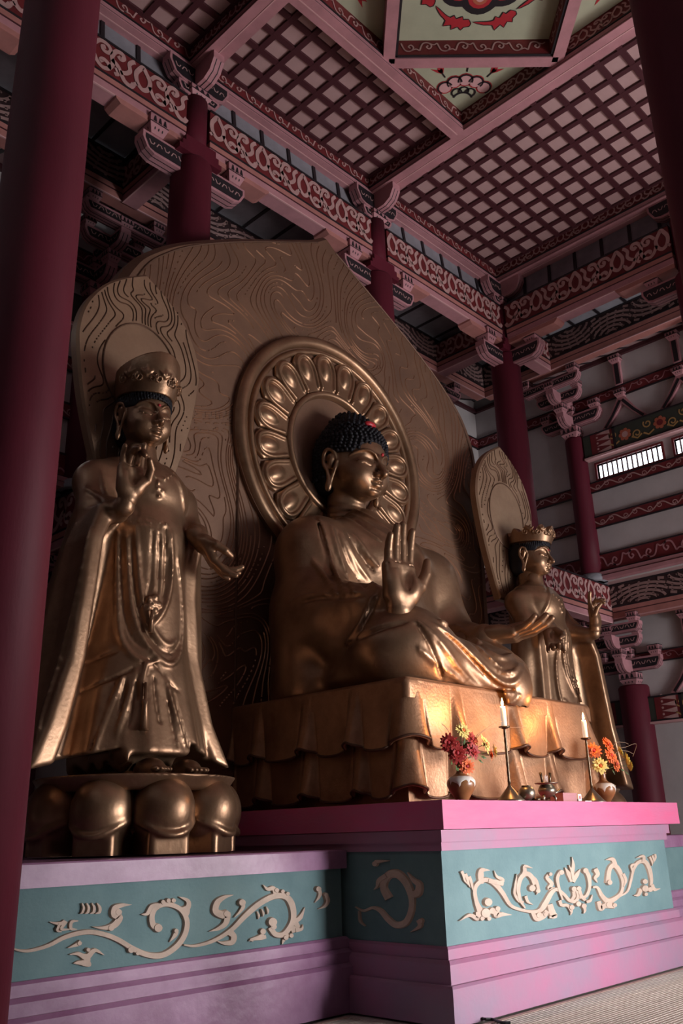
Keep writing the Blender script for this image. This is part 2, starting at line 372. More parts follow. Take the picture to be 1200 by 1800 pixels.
fm.fill(arc(0,0,.3,0,360,24)[:-1], fd, .018); fo.fill(arc(0,0,.2,0,360,24)[:-1], fd, .022); fp.fill(arc(0,0,.11,0,360,20)[:-1], fd, .026)
for i in range(8):                       # red flame leaves round the medallion
    ang = 2*PI*i/8+PI/8
    Pl = [tuple(p) for p in spline([(1.00,-.30),(1.05,-.22),(1.12,-.20),(1.08,-.12),(1.17,-.04),(1.09,.0),(1.16,.12),(1.05,.13),(.99,.26),(.86,.42),(.94,.20),(.96,.08),(.90,.04),(.95,-.02),(.87,-.10),(.92,-.14),(.88,-.22),(.94,-.30)],2)]
    fm.fill(rotp(Pl, ang), fd, .008); fk.ribbon(rotp(Pl+[Pl[0]], ang), .007, fd, .012)
for q_ in (fk.build('black_petals','black_paint',dm), fm.build('red_petals','crimson',dm), fo.build('orange_petals','orange_paint',dm), fp.build('pink_petals','pink_edge',dm)): q_['kind'] = 'stuff'
for sx,sy in ((1,1),(-1,1),(1,-1),(-1,-1)):
    tm = MB(); tr = MB(); tp = MB()      # little flowers in the corner triangles
    ox, oy = cx0+sx*1.86, cy0+sy*1.86; base = math.atan2(-sy,-sx)
    ff = lambda a,b,h: (ox+a*1.3, oy+b*1.3, 14.298-h)
    for k in range(-2,3):
        an = base+k*.44
        tr.fill(rotp(arc(.36,0,.115,0,360,12)[:-1], an), ff, .005); tp.fill(rotp(arc(.35,0,.085,0,360,12)[:-1], an), ff, .009); tm.ribbon(rotp(arc(.35,0,.10,-110,110,10), an), .012, ff, .012)
    for k in (-1,0,1): tm.ribbon(rotp(arc(.17,0,.07,-120,120,8), base+k*.6), .012, ff, .012)
    tm.ribbon(rotp(arc(0,0,.14,-70,70,10), base), .015, ff, .01)
    for k in (-1,0,1):
        an = base+k*.62
        for j in (-1,0,1): tr.fill(rotp([(.56,0),(.64,.035+.02*j),(.74,.10*j),(.64,-.035+.02*j)], an), ff, .006)
        tm.ribbon(rotp([(.50,0),(.60,0)], an), .01, ff, .01)
    for q_ in (tm.build('flower_outline','black_paint',dm), tr.build('flower_red','crimson',dm), tp.build('flower_petals','pink_edge',dm)): q_['kind'] = 'stuff'
# columns --------------------------------------------------------
def column(x, y, r, h, label, neck=None, z0=0, ntop=None):
    t = empty('round_column', (x,y,z0), label, 'column')
    k = .93 if neck else 1
    prof = [(r*1.02,0),(r*1.0,h*.3),(r*.99,h*.6),(r*k,h-.05),(r*k*.9,h)]
    MB().lathe([(0,0)]+prof+[(0,h)], (x,y,z0), 40).build('shaft','column_red',t,True)
    MB().lathe([(0,0),(r*1.35,0),(r*1.4,.06),(r*1.2,.16),(r*1.02,.2),(0,.2)], (x,y,z0), 32).build('stone_base','board_grey',t,True)
    if neck:
        MB().lathe([(0,h-.05),(neck,h-.05),(neck,ntop-z0),(0,ntop-z0)], (x,y,z0), 24).build('neck','column_red',t,True)
    return t
RC = .36
for x,l in ((2.25,'dark red column of the back row hidden behind the left foreground column'),(6.79,'dark red column behind the left shoulder of the great halo'),(11.30,'dark red column rising behind the great halo, right of its tip'),(XC3,'dark red corner column behind the right statue halo')):
    column(x, YC3, RC, 11.9, l, .235, 0, 13.22)
    m = MB(); 
    for k,(hw,z0,z1) in enumerate(((.42,11.9,12.0),(.36,12.0,12.1),(.30,12.1,12.22))): m.box(x-hw,x+hw,YC3-.26,YC3+.26,z0,z1)
    m.build('stepped_cap','column_red', [o for o in bpy.data.objects if o.get('label')==l][0])
column(XC3, 5.19, RC, 11.9, 'dark red column at the right edge, behind the darker foreground column', .235, 0, 13.22)
column(XC3, .69, RC, 11.9, 'dark red column beyond the right edge of view', .235, 0, 13.22)
column(2.28, 5.1, .285, 14.3, 'large dark red column in the left foreground')
column(6.93, 1.98, .37, 14.3, 'almost black column in the upper right foreground')

# brackets -------------------------------------------------------
def block_mb(cx, cy, z0, w, h):
    a, b = w/2, w/2*.66; zm = z0+h*.45
    V = []
    for hw,z in ((b,z0),(a,zm),(a,z0+h)):
        V += [(cx-hw,cy-hw,z),(cx+hw,cy-hw,z),(cx+hw,cy+hw,z),(cx-hw,cy+hw,z)]
    F = [(0,3,2,1),(8,9,10,11)]
    for k in (0,4): F += [(k+i,k+(i+1)%4,k+4+(i+1)%4,k+4+i) for i in range(4)]
    return V, F
def deco_mb(d, cx, cy, z0, w, h):        # dark zigzag and dots on the two faces that look into the hall
    a, b = w/2, w/2*.66; zm = z0+h*.45
    for f in (lambda s,z,hh: (cx+s, cy-a-hh, z), lambda s,z,hh: (cx-a-hh, cy+s, z)):
        for k in range(3):
            s = (-a+.14*w)+k*.27*w
            d.fill([(s,zm+h*.1),(s+.2*w,zm+h*.1),(s+.13*w,zm+h*.42),(s+.07*w,zm+h*.42)], f, .006)
        d.ribbon([(-a,zm+h*.04),(a,zm+h*.04)], .009, f, .006); d.ribbon([(-a,z0+h-.008),(a,z0+h-.008)], .009, f, .006)
    for fx in (0,1):
        for k in (-1,0,1):
            zc = z0+h*.24; rr = (a+b)/2+.012; q = [(k*.2*w+.035*w*math.cos(t_), zc+.055*h*1.4*math.sin(t_)) for t_ in np.arange(0,2*PI,1.05)]
            g = (lambda s,z,hh: (cx+s, cy-(b+(a-b)*(z-z0)/(zm-z0))-hh, z)) if fx==0 else (lambda s,z,hh: (cx-(b+(a-b)*(z-z0)/(zm-z0))-hh, cy+s, z))
            d.fill(q, g, .006)
def arm_mb(mb, dk, fn, L0, L1, zt, h, w, c=0):
    """boat-shaped arm from s=L0 to s=L1 (fn(s,d,z)), w thick; ends swept up"""
    e = .30*h*1.6
    def prof(i=0):
        P = []
        P += [(L0+i, zt-i),(L0+i, zt-h*.35), (L0+e*.5+i, zt-h*.8), (L0+e*1.3, zt-h+i)] if L0 < 0 or L0 != 0 else [(L0+i, zt-i),(L0+i,zt-h+i)]
        P += [(L1-e*1.3, zt-h+i),(L1-e*.5-i, zt-h*.8),(L1-i, zt-h*.35),(L1-i, zt-i)]
        return P
    mb.prism(prof(), lambda a,b,d: fn(a,d,b), -w/2, w/2)
    for sg in (-1,):
        P = prof(.045)
        f = lambda a,b,hh: fn(a, sg*(w/2+hh), b)
        dk.fill(P, f, .005)
    Pi = prof(.022); dk2 = [Pi[-1]]+Pi
    mb.ribbon([], .01, f)
    Q = prof(0); mid = Q[1:-1]
    for off in (-w*.2, w*.2):          # dark grooves along the underside
        V = []
        for a,b in mid: V += [fn(a,off-.008,b-.004), fn(a,off+.008,b-.004)]
        dk.add(V,[(2*i,2*i+1,2*i+3,2*i+2) for i in range(len(mid)-1)])
    return P
def arm_deco(mb, fn, P, w):
    a0 = min(p[0] for p in P)+.05; a1 = max(p[0] for p in P)-.05; zt = max(p[1] for p in P); zb = min(p[1] for p in P); zc = (zt+zb)/2+.01
    n = max(2, int((a1-a0)/.13)); f = lambda a,b,hh: fn(a, -(w/2+hh), b)
    for k in range(n):
        s = a0+(k+.5)*(a1-a0)/n; sg = 1 if k%2 else -1
        mb.ribbon([(s-.05,zc-.04*sg),(s-.015,zc+.03*sg),(s+.03,zc+.025*sg),(s+.05,zc-.02*sg)], .009, f, .009)
def bracket(name, label, fns, blocks, group=None):
    """fns: list of (fn, L0, L1, ztop, h, w); blocks: list of (x,y,z0,w,h)"""
    x,y,z = blocks[0][:3]; t = empty(name,(x,y,z),label,'bracket',group)
    for fn,L0,L1,zt,h,w in fns:
        mb = MB(); dk = MB(); P = arm_mb(mb,dk,fn,L0,L1,zt,h,w); arm = mb.build('arm','pink',t); d = dk.build('dark_side','black_paint',arm)
        mm = MB(); arm_deco(mm,fn,P,w); mm.build('leaf_strokes','scroll',arm)
    mb = None
    for (bx,by,bz,w,h) in blocks:
        V,F = block_mb(bx,by,bz,w,h); b = MB().add(V,F).build('block','pink',t)
        d = MB(); deco_mb(d,bx,by,bz,w,h); d.build('painted_dots','black_paint',b)
    return t
cname = {2.25:'the left foreground column',6.79:'the left column behind the halo',11.3:'the column right of the halo tip',XC3:'the corner column'}
for x in XS[1:4]+[XC3]:
    fy = lambda s,d,z,x=x: (x+s, YC3-.02+d, z)
    fx = lambda s,d,z,x=x: (x+d, YC3+s, z)
    fns = []; bl = []
    bl.append((x-.78,YC3-.05,11.93,.34,.34)); fns.append((fy,-1.02,.0,11.93,.36,.24))
    if x != XC3: bl.append((x+.78,YC3-.05,11.93,.34,.34)); fns.append((fy,0,1.02,11.93,.36,.24))
    bracket('bracket_set','boat-shaped bracket arms and blocks at '+cname[x], fns, bl)
    t = empty('beam_corbel',(x,YC3,12.1),'salmon corbel pad under the scroll beam at '+cname[x],'bracket')
    for sg in ((-1,1) if x!=XC3 else (-1,)):
        MB().prism([(x+sg*.24,12.2),(x+sg*1.55,12.2),(x+sg*1.54,12.16),(x+sg*1.46,12.10),(x+sg*.24,12.10)], lambda a,b,d: (a,d,b), 9.52,9.86).build('pad','salmon',t)
    # upper brackets carrying the coffer beams
    fy2 = lambda s,d,z,x=x: (x+s, YC3-.05+d, z); fx2 = lambda s,d,z,x=x: (x-d, YC3-.05+s, z)
    bracket('upper_bracket','cross-shaped bracket under the ceiling beams above '+cname[x], [(fy2,-.62,.62,13.84,.42,.22),(fx2,-.62,.3,13.84,.42,.22),(fy2,-.42,.42,13.42,.22,.2)], [(x,YC3-.02,13.17,.34,.26),(x,YC3-.02,13.2,.42,.2)])
for y in (5.19,):
    fx = lambda s,d,z,y=y: (XC3-.02+d, y-s, z)
    bracket('bracket_set','bracket arm at the right column beside the dark foreground column',[((lambda s,d,z: (XC3-.02+d,5.19+s,z)),0,1.02,11.93,.36,.24)],[(XC3,5.97,11.93,.30,.30)])
fx = lambda s,d,z: (XC3-.02+d, YC3+s, z)
bracket('bracket_set','bracket arm under the right scroll beam at the corner column',[(fx,-1.02,0,11.93,.36,.24)],[(XC3,YC3-.78,11.93,.30,.30)])
t = empty('beam_corbel',(XC3,YC3,12.1),'salmon corbel pads under the right scroll beam','bracket')
for y,sg in ((YC3,-1),(5.19,1)):
    m = MB(); m.prism([(y+sg*.24,12.2),(y+sg*1.55,12.2),(y+sg*1.54,12.16),(y+sg*1.46,12.10),(y+sg*.24,12.10)], lambda a,b,d: (d,a,b), XC3-.18,XC3+.14).build('pad','salmon',t)
bracket('upper_bracket','bracket under the ceiling beam at the right column',[((lambda s,d,z: (XC3+d,5.19+s,z)),-.62,.62,13.84,.42,.22)],[(XC3,5.19,13.17,.34,.28)])

# corbelled bracket sets between the wall columns and the wave beams
def corbel_set(side, s, dw, dz, label):
    """side WR/WB; s along the wall, dw = wall distance of the upper ring is 2.95; dz shifts it to the lower ring"""
    o = dw-2.95
    A = lambda dd: (lambda a,d,z: side(s+a, dd+o+d, z))                      # arm parallel to the wall at distance dd
    B = lambda a,d,z: side(s+d*(1 if side is WB else -1), a+o, z)            # arm pointing into the hall
    bl = []; fns = []
    def blk(a, dd, z, w=.26, h=.24): p = side(s+a, dd+o, z+dz); bl.append((p[0],p[1],p[2],w,h))
    blk(0,2.85,10.66,.44,.3)
    fns += [(A(2.85),-.82,.82,11.30+dz,.3,.2)]; blk(-.68,2.85,11.30); blk(.68,2.85,11.30); blk(0,2.85,11.28,.28,.26)
    fns += [(B,2.28,2.85,11.24+dz,.3,.2),(B,1.9,2.85,11.74+dz,.28,.2)]; blk(0,2.36,11.24); blk(0,2.0,11.74,.26,.22)
    fns += [(A(2.36),-.6,.6,11.76+dz,.26,.18),(A(1.98),-.82,.82,11.98+dz,.22,.18)]; blk(-.66,1.98,11.98,.24,.22); blk(.66,1.98,11.98,.24,.22); blk(-.5,2.36,11.76,.22,.2); blk(.5,2.36,11.76,.22,.2)
    return bracket('corbel_bracket_set', label, fns, bl)
wn = {5.19:'behind the dark foreground column', YC3:'over the column left of the lit window'}
for y in (5.19, YC3): corbel_set(WR, y, 2.95, 0, 'stack of painted bracket arms '+wn[y])
for x in XS[1:4]+[XC3]: corbel_set(WB, x, 2.95, 0, 'shadowed bracket stack on the upper back wall near '+cname[x])
for y in (5.19, YC3): corbel_set(WR, y, 4.3, -6.0, 'stack of painted bracket arms under the lower wave beam '+({5.19:'far right',YC3:'above the black lower column'}[y]))
for x in XS[1:4]+[XC3]: corbel_set(WB, x, 4.3, -6.0, 'shadowed bracket stack on the lower back wall near '+cname[x])

# walls ----------------------------------------------------------
def wall_ring(name, side, segs, s0, s1, parentless=True):
    m = MB()
    for (a,b,z0,z1,d) in segs: sbox(m, side, a,b, d,d+.10, z0,z1)
    o = m.build(name,'plaster'); o['kind']='structure'; return o
def rail(par, side, s0, s1, d, z0, z1, deco='scroll', proud=.05, name='painted_rail'):
    m = MB(); sbox(m, side, s0,s1, d-proud,d, z0,z1); o = m.build(name,'red_paint',par)
    k = MB(); sbox(k, side, s0,s1, d-proud-.01,d-proud+.02, z0-.02,z0+.012); sbox(k, side, s0,s1, d-proud-.01,d-proud+.02, z1-.012,z1+.02); k.build('edge_line','black_paint',o)
    f2 = lambda s,z,h: side(s, d-proud-h, z)
    q = MB()
    if deco=='scroll': mini_scroll(q, f2, s0,s1, z0+.03,z1-.03, .42)
    elif deco=='vine':
        n = int((s1-s0)/.6)
        for i in range(n):
            a = s0+i*.6; H = z1-z0; c = (z0+z1)/2
            q.ribbon([(a+.6*t_, c+.3*H*math.sin(2*PI*t_)) for t_ in np.linspace(0,1,14)], .014, f2, .01)
            q.ribbon(spiral(a+.2,c+.02,.02,.07,0,420,12), .010, f2, .01); q.ribbon(spiral(a+.45,c-.02,.02,.07,180,600,12), .010, f2, .01)
    o2 = q.build('painted_scroll','pink' if deco=='scroll' else 'scroll',o); o2['kind']='stuff'
    return o
def zig_beam(side, s0, s1, d, z0, z1, label):
    """the painted tie beam between two wall columns: sawtooth ends and flower panels"""
    t = empty('painted_tie_beam', side((s0+s1)/2,d,z0), label, 'beam')
    m = MB(); sbox(m, side, s0,s1, d-.16,d, z0,z1); m.build('beam_body','green_paint',t)
    m = MB(); sbox(m, side, s0,s1, d-.20,d, z0-.05,z0); m.build('lower_edge','pink_edge',t)
    f2 = lambda s,z,h: side(s, d-.16-h, z); H = z1-z0
    r = MB(); p = MB(); k = MB(); og = MB(); sc = MB()
    for e,sg in ((s0+.3,1),(s1-.3,-1)):
        r.fill([(e-.1*sg,z0),(e+.52*sg,z0),(e+.52*sg,z1),(e-.1*sg,z1)] , f2, .004)
        for j in range(4):
            zz = z0+(j+.5)*H/4
            p.fill([(e+.42*sg,zz-H/9),(e+.05*sg,zz),(e+.42*sg,zz+H/9)], f2, .008)
            p.fill([(e+.08*sg+.03*math.cos(q), zz+H/8+.03*math.sin(q)) for q in np.arange(0,6.2,1.05)], f2, .008)
        k.ribbon([(e+.52*sg,z0),(e+.52*sg,z1)], .035, f2, .01)
    k.ribbon([(s0,z0+.02),(s1,z0+.02)], .02, f2, .01); k.ribbon([(s0,z1-.02),(s1,z1-.02)], .02, f2, .01)
    a = s0+1.1; n = int((s1-s0-2.0)/.72)
    for i in range(n+1):
        cx = a+i*(s1-s0-2.2)/max(n,1); cz = (z0+z1)/2
        for q in range(7): og.fill([(cx+.11*math.cos(2*PI*q/7)+.055*math.cos(w_), cz+.11*math.sin(2*PI*q/7)+.055*math.sin(w_)) for w_ in np.arange(0,6.2,.9)], f2, .006)
        (r if i%2 else p).fill([(cx+.08*math.cos(w_), cz+.08*math.sin(w_)) for w_ in np.arange(0,6.2,.7)], f2, .010)
        for sg in (-1,1):
            sc.ribbon(spiral(cx+.3*sg, cz+.08*sg, .03,.11, 0, 400*sg, 14), .016, f2, .008); sc.ribbon([(cx+.16*sg,cz-.12),(cx+.3*sg,cz-.2),(cx+.42*sg,cz-.12)], .02, f2, .008)
    r.build('red_panel','red_paint',t); p.build('sawtooth','scroll',t); k.build('black_border','black_paint',t); og.build('flower_petals','orange_paint',t); sc.build('leaf_scrolls','ochre',t)
    return t
def strut(side, par, s, d, zb, zt):      # inverted V with a block on top
    m = MB(); dk = MB()
    H = zt-zb
    for sg in (-1,1):
        P = [(s,zt),(s+sg*.09,zt-.02),(s+sg*.34,zb+H*.42),(s+sg*.60,zb),(s+sg*.45,zb),(s+sg*.22,zb+H*.36),(s,zt-.20)]
        m.prism(P, lambda a,b,dd: side(a,dd,b), d-.1, d)
        dk.ribbon([(s+sg*.03,zt-.10),(s+sg*.27,zb+H*.40),(s+sg*.50,zb+.03)], .035, lambda a,b,h: side(a,d-.1-h,b), .006)
    o = m.build('brace','pink',par); dk.build('dark_face','black_paint',o)
    p = side(s,d-.06,zt-.02); V,F = block_mb(p[0],p[1],p[2],.26,.2); b = MB().add(V,F).build('block','pink',par); q = MB(); deco_mb(q,p[0],p[1],p[2],.26,.2); q.build('painted_dots','black_paint',b)
def post(side, par, s, d, zb, zt):
    m = MB(); sbox(m, side, s-.09,s+.09, d-.1,d, zb,zt-.2); o = m.build('post','pink',par)
    m = MB(); sbox(m, side, s-.055,s+.055, d-.106,d-.1, zb+.02,zt-.22); m.build('dark_face','black_paint',o)
    p = side(s,d-.06,zt-.2); V,F = block_mb(p[0],p[1],p[2],.28,.2); b = MB().add(V,F).build('block','pink',par); q = MB(); deco_mb(q,p[0],p[1],p[2],.28,.2); q.build('painted_dots','black_paint',b)
wincount = [0]
def window(side, s0, s1, d, z0, z1, bars=13):
    wincount[0] += 1
    t = empty('window_%d'%wincount[0], side((s0+s1)/2,d,z0)); t['kind']='structure'
    m = MB(); e = .05
    for a,b,c,f in ((s0-e,s1+e,z1,z1+e),(s0-e,s1+e,z0-e,z0),(s0-e,s0,z0,z1),(s1,s1+e,z0,z1)): sbox(m, side, a,b, d-.04,d+.11, c,f)
    m.build('window_frame','red_paint',t)
    src = None; U = (s1-s0)/bars
    for i in range(1,bars):
        if src is None: m = MB(); sbox(m, side, s0+U-.015,s0+U+.015, d+.01,d+.045, z0,z1); src = m.build('bar','dark_red',t)
        else: dup(src, t, Vector(side(s0+i*U,0,0))-Vector(side(s0+U,0,0)))
def upper_wall(name, side, s0, s1, cols):
    wins = []
    for i in range(len(cols)-1):
        a, b = cols[i], cols[i+1]; L = b-a
        if L < 4: continue
        u = (L-.56-2*.24)/2 - .12
        wins += [(a+.40,a+.40+u+.05),(b-.47-u-.05,b-.47)]
    Z0, Z1 = 9.49, 9.87
    segs = [(s0,s1,6.95,Z0,2.95),(s0,s1,Z1,12.9,2.95)]; prev = s0
    for a,b in sorted(wins): segs.append((prev,a,Z0,Z1,2.95)); prev = b
    segs.append((prev,s1,Z0,Z1,2.95))
    w = wall_ring(name, side, segs, s0, s1)
    for a,b in wins: window(side, a,b, 2.95, Z0,Z1)
    rail(w, side, s0,s1, 2.95, 11.42,11.69); rail(w, side, s0,s1, 2.95, 9.18,9.42,'vine'); rail(w, side, s0,s1, 2.95, 8.27,8.54,'vine'); rail(w, side, s0,s1, 2.95, 7.20,7.60,'scroll')
    m = MB(); sbox(m, side, s0,s1, 2.80,2.95, 7.08,7.16); sbox(m, side, s0,s1, 2.76,2.95, 6.96,7.05); m.build('moulding','pink',w)
    m = MB(); sbox(m, side, s0,s1, 2.86,2.95, 12.50,12.6); m.build('top_rail','dark_red',w)
    for i in range(len(cols)-1):
        a, b = cols[i], cols[i+1]
        if b-a < 4: continue
        zig_beam(side, a+.27,b-.27, 2.95, 10.04,10.64, name and 'upper painted tie beam with sawtooth ends, '+('right wall ' if side is WR else 'back wall ')+'bay '+['farthest left','second','third','fourth','fifth'][i])
        for f in (.305,.635): strut(side, w, b-f*(b-a), 2.95, 10.66,11.38); post(side, w, b-f*(b-a), 2.95, 11.71,12.5)
    return w
wr = upper_wall('wall_right', WR, -8, YC3+2.95, [-3.81,.69,5.19,YC3,YC3+2.95])
wb = upper_wall('wall_back', WB, -6.5, XC3+2.95, [-2.29,2.25,6.79,11.3,XC3,XC3+2.95])
for y in (.69,5.19,YC3): column(XC3+2.90, y, .25, 3.75, 'slim dark red wall column '+{.69:'beyond the view on the right',5.19:'behind the right columns',YC3:'left of the lit window'}[y], z0=6.95)
for x in XS[1:4]+[XC3]: column(x, YC3+2.90, .25, 3.75, 'slim dark red column on the upper back wall near '+cname[x], z0=6.95)
board_row(WB, wb, -2.29, XC3+D1, .68, (D1+.25,12.25),(2.9,12.62), th=.02, m='panel_pink')
board_row(WR, wr, -3.8, YC3+D1, .52, (D1+.25,12.25),(2.9,12.62), th=.02, m='panel_pink')
# lower ring
def lower_wall(name, side, s0, s1, cols):
    w = wall_ring(name, side, [(s0,s1,0,7.0,4.3)], s0, s1)
    rail(w, side, s0,s1, 4.3, 5.16,5.40,'scroll'); 
    for i in range(len(cols)-1):
        a, b = cols[i], cols[i+1]
        zig_beam(side, a+.3,b-.3, 4.3, 3.78,4.36, 'lower painted tie beam with sawtooth ends, '+('right wall ' if side is WR else 'back wall ')+'bay '+['farthest left','second','third','fourth','fifth'][i])
        for f in (.33,.66): strut(side, w, b-f*(b-a), 4.3, 4.38,5.12); post(side, w, b-f*(b-a), 4.3, 5.42,6.25)
    m = MB(); sbox(m, side, s0,s1, 2.95,4.5, 6.96,7.1); m.build('aisle_soffit','panel_pink',w)
    return w
wlr = lower_wall('wall_right', WR, -8, YC3+4.3, [-3.81,.69,5.19,YC3,YC3+4.3])
wlb = lower_wall('wall_back', WB, -6.5, XC3+4.3, [-2.29,2.25,6.79,11.3,XC3,XC3+4.3])
for y in (.69,5.19,YC3): column(XC3+4.22, y, .36, 4.66, {.69:'black-red lower wall column beyond the view',5.19:'black-red lower wall column hidden by the altar',YC3:'nearly black lower column right of the flower vase'}[y])
for x in XS[1:4]+[XC3]: column(x, YC3+4.22, .36, 4.66, 'dark lower back wall column near '+cname[x])
for i in range(4):
    s0 = [-2.29,2.25,6.79,11.3][i]; s1 = [2.25,6.79,11.3,XC3+3.35][i]
    beam('wave_beam', WB, s0, s1, 3.35, .25, 6.12, 6.92, 'lower wave-painted beam deep behind '+['the left foreground column','the standing left statue','the great halo','the right statue'][i], 'wave', bottom='salmon')
for i in range(2):
    beam('wave_beam', WR, [.69-3,5.19-2][i], [5.19-2,YC3+3.35][i], 3.35, .25, 6.12, 6.92, 'lower dark beam with painted waves '+['off the right edge','right of the corner column'][i], 'wave', bottom='salmon')
for x in XS[1:4]+[XC3]:
    fxx = lambda s_,d_,z_,x=x: (x-.15+d_, YC3+.15+s_, z_)
    beam('cross_beam', fxx, 0, 3.2, 0, .3, 6.02, 6.92, 'low scroll-painted cross beam going back from '+cname[x])
beam('cross_beam', lambda s_,d_,z_: (XC3+.15+s_, YC3-.15+d_, z_), 0, 3.2, 0, .3, 6.02, 6.92, 'low scroll-painted cross beam right of the corner column')
# rest of the shell; unseen left and front walls coloured dark to cut bounced light
for nm,a in (('wall_left',(-6.7,-6.5,-8.4,14.2,0,14.4)),):
    o = bxobj(nm,'dark_plaster',None,*a); o['kind']='structure'
m = MB(); 
for a,b,z0,z1 in ((-6.7,20.5,5.2,14.4),(-6.7,9.6,0,5.2),(13.3,14.2,0,5.2),(19.0,20.5,0,5.2)): m.box(a,b,-8.5,-8.3,z0,z1)
o = m.build('wall_front','dark_plaster'); o['kind']='structure'
o = bxobj('floor','mat_straw',None,-6.7,20.5,-8.5,14.2,-.12,-.02); o['kind']='structure'
o = bxobj('ceiling','dark_red',None,XC3+D1+.2,XC3+3.2,-8.4,14.2,12.9,13.0); o['kind']='structure'
o = bxobj('ceiling','dark_red',None,-6.5,XC3+3.2,YC3+D1+.2,YC3+3.2,12.9,13.0); o['kind']='structure'
# straw mats on the floor
for k,(x0,x1,y0,y1,l) in enumerate(((6.35,13.6,3.2,5.0,'woven straw mat laid along the foot of the pink altar'),(6.2,13.6,1.35,3.15,'woven straw mat one row in front of the altar mat'),(1.2,6.3,4.6,6.15,'woven straw mat in the corner beside the left pedestal'))):
    t = empty('straw_mat', ((x0+x1)/2,(y0+y1)/2,0), l, 'mat')
    MB().box(x0,x1,y0,y1,-.018,.0).build('weave','mat_straw',t)
    m = MB(); m.box(x0,x1,y0-.0,y0+.05,-.018,.004); m.box(x0,x1,y1-.05,y1,-.018,.004); m.build('hem','relief_tan',t)
    m = MB(); n = int((y1-y0)/.045)
    for i in range(n): m.box(x0,x1,y0+.05+i*(y1-y0-.1)/n, y0+.05+i*(y1-y0-.1)/n+.018,0,.004)
    o = m.build('straw_ribs','mat_straw',t); o['kind']='stuff'

# pedestals --------------------------------------------------------
def steps(t, x0,x1,y0,y1, lst, lim=(-99,99)):
    for nm,m,e,z0,z1,ch in lst:
        a,b,c,d = max(x0-e,lim[0]),min(x1+e,lim[1]),y0-e,y1
        o = MB(); 
        V = [(a,c,z0),(b,c,z0),(b,d,z0),(a,d,z0),(a,c,z1-ch),(b,c,z1-ch),(b,d,z1-ch),(a,d,z1-ch),(a+ch,c+ch,z1),(b-ch,c+ch,z1),(b-ch,d,z1),(a+ch,d,z1)]
        F = [(0,3,2,1),(8,9,10,11)]+[(k+i,k+(i+1)%4,k+4+(i+1)%4,k+4+i) for k in (0,4) for i in range(4)]
        o.add(V,F).build(nm,m,t)
alt = empty('altar_pedestal',(8.9,7,0),'tall altar pedestal with bright pink slab and pale blue relief panel','pedestal')
steps(alt, 6.64,11.06,5.24,9.2, [('plinth','plinth_pink',.16,0,.30,.02),('base_step','plinth_pink',.10,.30,.48,.03),('base_step','plinth_pink',.045,.48,.58,.02),
  ('panel','teal',0,.58,1.35,0),('cornice_step','slab_pink2' if 0 else 'plinth_pink',.03,1.35,1.423,0),('cornice_step','plinth_pink',.06,1.423,1.525,0)])
MB().box(6.57,11.36,5.14,9.2,1.53,1.78).build('slab','slab_pink',alt)
def side_ped(x0,x1,label):
    t = empty('side_pedestal',((x0+x1)/2,7.8,0),label,'pedestal')
    steps(t, x0,x1,6.42,9.2,[('plinth','plinth_violet',.15,0,.40,.03),('base_step','plinth_violet',.10,.40,.515,.03),('base_step','plinth_violet',.05,.515,.61,.02),('panel','teal',0,.61,1.205,0),('slab','plinth_violet',.045,1.205,1.375,.012)], (-99,6.60) if x0<5 else (11.1,99))
    return t
lp = side_ped(2.95,6.56,'long low violet pedestal with teal relief panel under the left statue')
rp = side_ped(11.3,15.0,'low violet pedestal right of the altar under the right statue')
_jit = [0]
def relief(mb, P, w, fn, th=.024, n=5):
    _jit[0] += 1; th = th-.0012*(_jit[0]%6)
    P = spline(P, n); m = len(P); V = []
    if not hasattr(w,'__len__'): w = [w*.25,w,w,w*.25]
    ws = np.interp(np.linspace(0,1,m), np.linspace(0,1,len(w)), w)
    for i in range(m):
        a = P[max(i-1,0)]; b = P[min(i+1,m-1)]; dx,dy = b[0]-a[0],b[1]-a[1]; L = math.hypot(dx,dy) or 1
        ox, oy = -dy/L*ws[i], dx/L*ws[i]
        V += [fn(P[i][0]+ox,P[i][1]+oy,0), fn(P[i][0]+ox*.75,P[i][1]+oy*.75,th), fn(P[i][0]-ox*.75,P[i][1]-oy*.75,th), fn(P[i][0]-ox,P[i][1]-oy,0)]
    F = [(4*i+k,4*i+k+1,4*i+k+5,4*i+k+4) for i in range(m-1) for k in range(3)]+[(0,1,2,3),(4*m-4,4*m-3,4*m-2,4*m-1)]
    mb.add(V,F)
def blob(mb, cx, cy, r, fn, th=.024):
    _jit[0] += 1; th = th+.0015*(1+_jit[0]%5)
    q = [(cx+r*math.cos(a),cy+r*math.sin(a)) for a in np.arange(0,2*PI,.5)]; k = len(q)
    mb.add([fn(a,b,0) for a,b in q]+[fn(cx+(a-cx)*.8,cy+(b-cy)*.8,th) for a,b in q], [(i,(i+1)%k,(i+1)%k+k,i+k) for i in range(k)]+[tuple(range(k,2*k))])
def onplane(S, X0, Y0, ax, val, sg=1):
    def f(x, y, h):
        p = px(X0+x/S, Y0+y/S, ax, val); p[ax] -= h*sg; return tuple(p)
    return f
fA = onplane(1.935, 0, 1480, 1, 6.42)
m = MB(); R_ = lambda P,w: relief(m,P,w,fA)
R_([(30,358),(60,368),(100,369),(160,352),(220,322),(290,306),(350,314),(400,334),(450,364),(500,384),(550,384),(598,352),(625,310),(630,265),(608,228),(565,212),(528,222),(512,250),(516,282),(536,292)],[3,6,8,10,10,11,12,12,11,10,10,12,14])
for c in ((532,292,17),(548,204,9),(566,199,9),(585,199,9),(440,366,13),(462,378,8)): blob(m,*c,fA)
R_([(535,218),(512,222),(495,244),(476,246)],[14,12,8,1]); R_([(612,235),(634,222),(634,200),(604,186)],[14,12,9,1]); R_([(622,262),(634,240),(640,215)],[8,8,2])
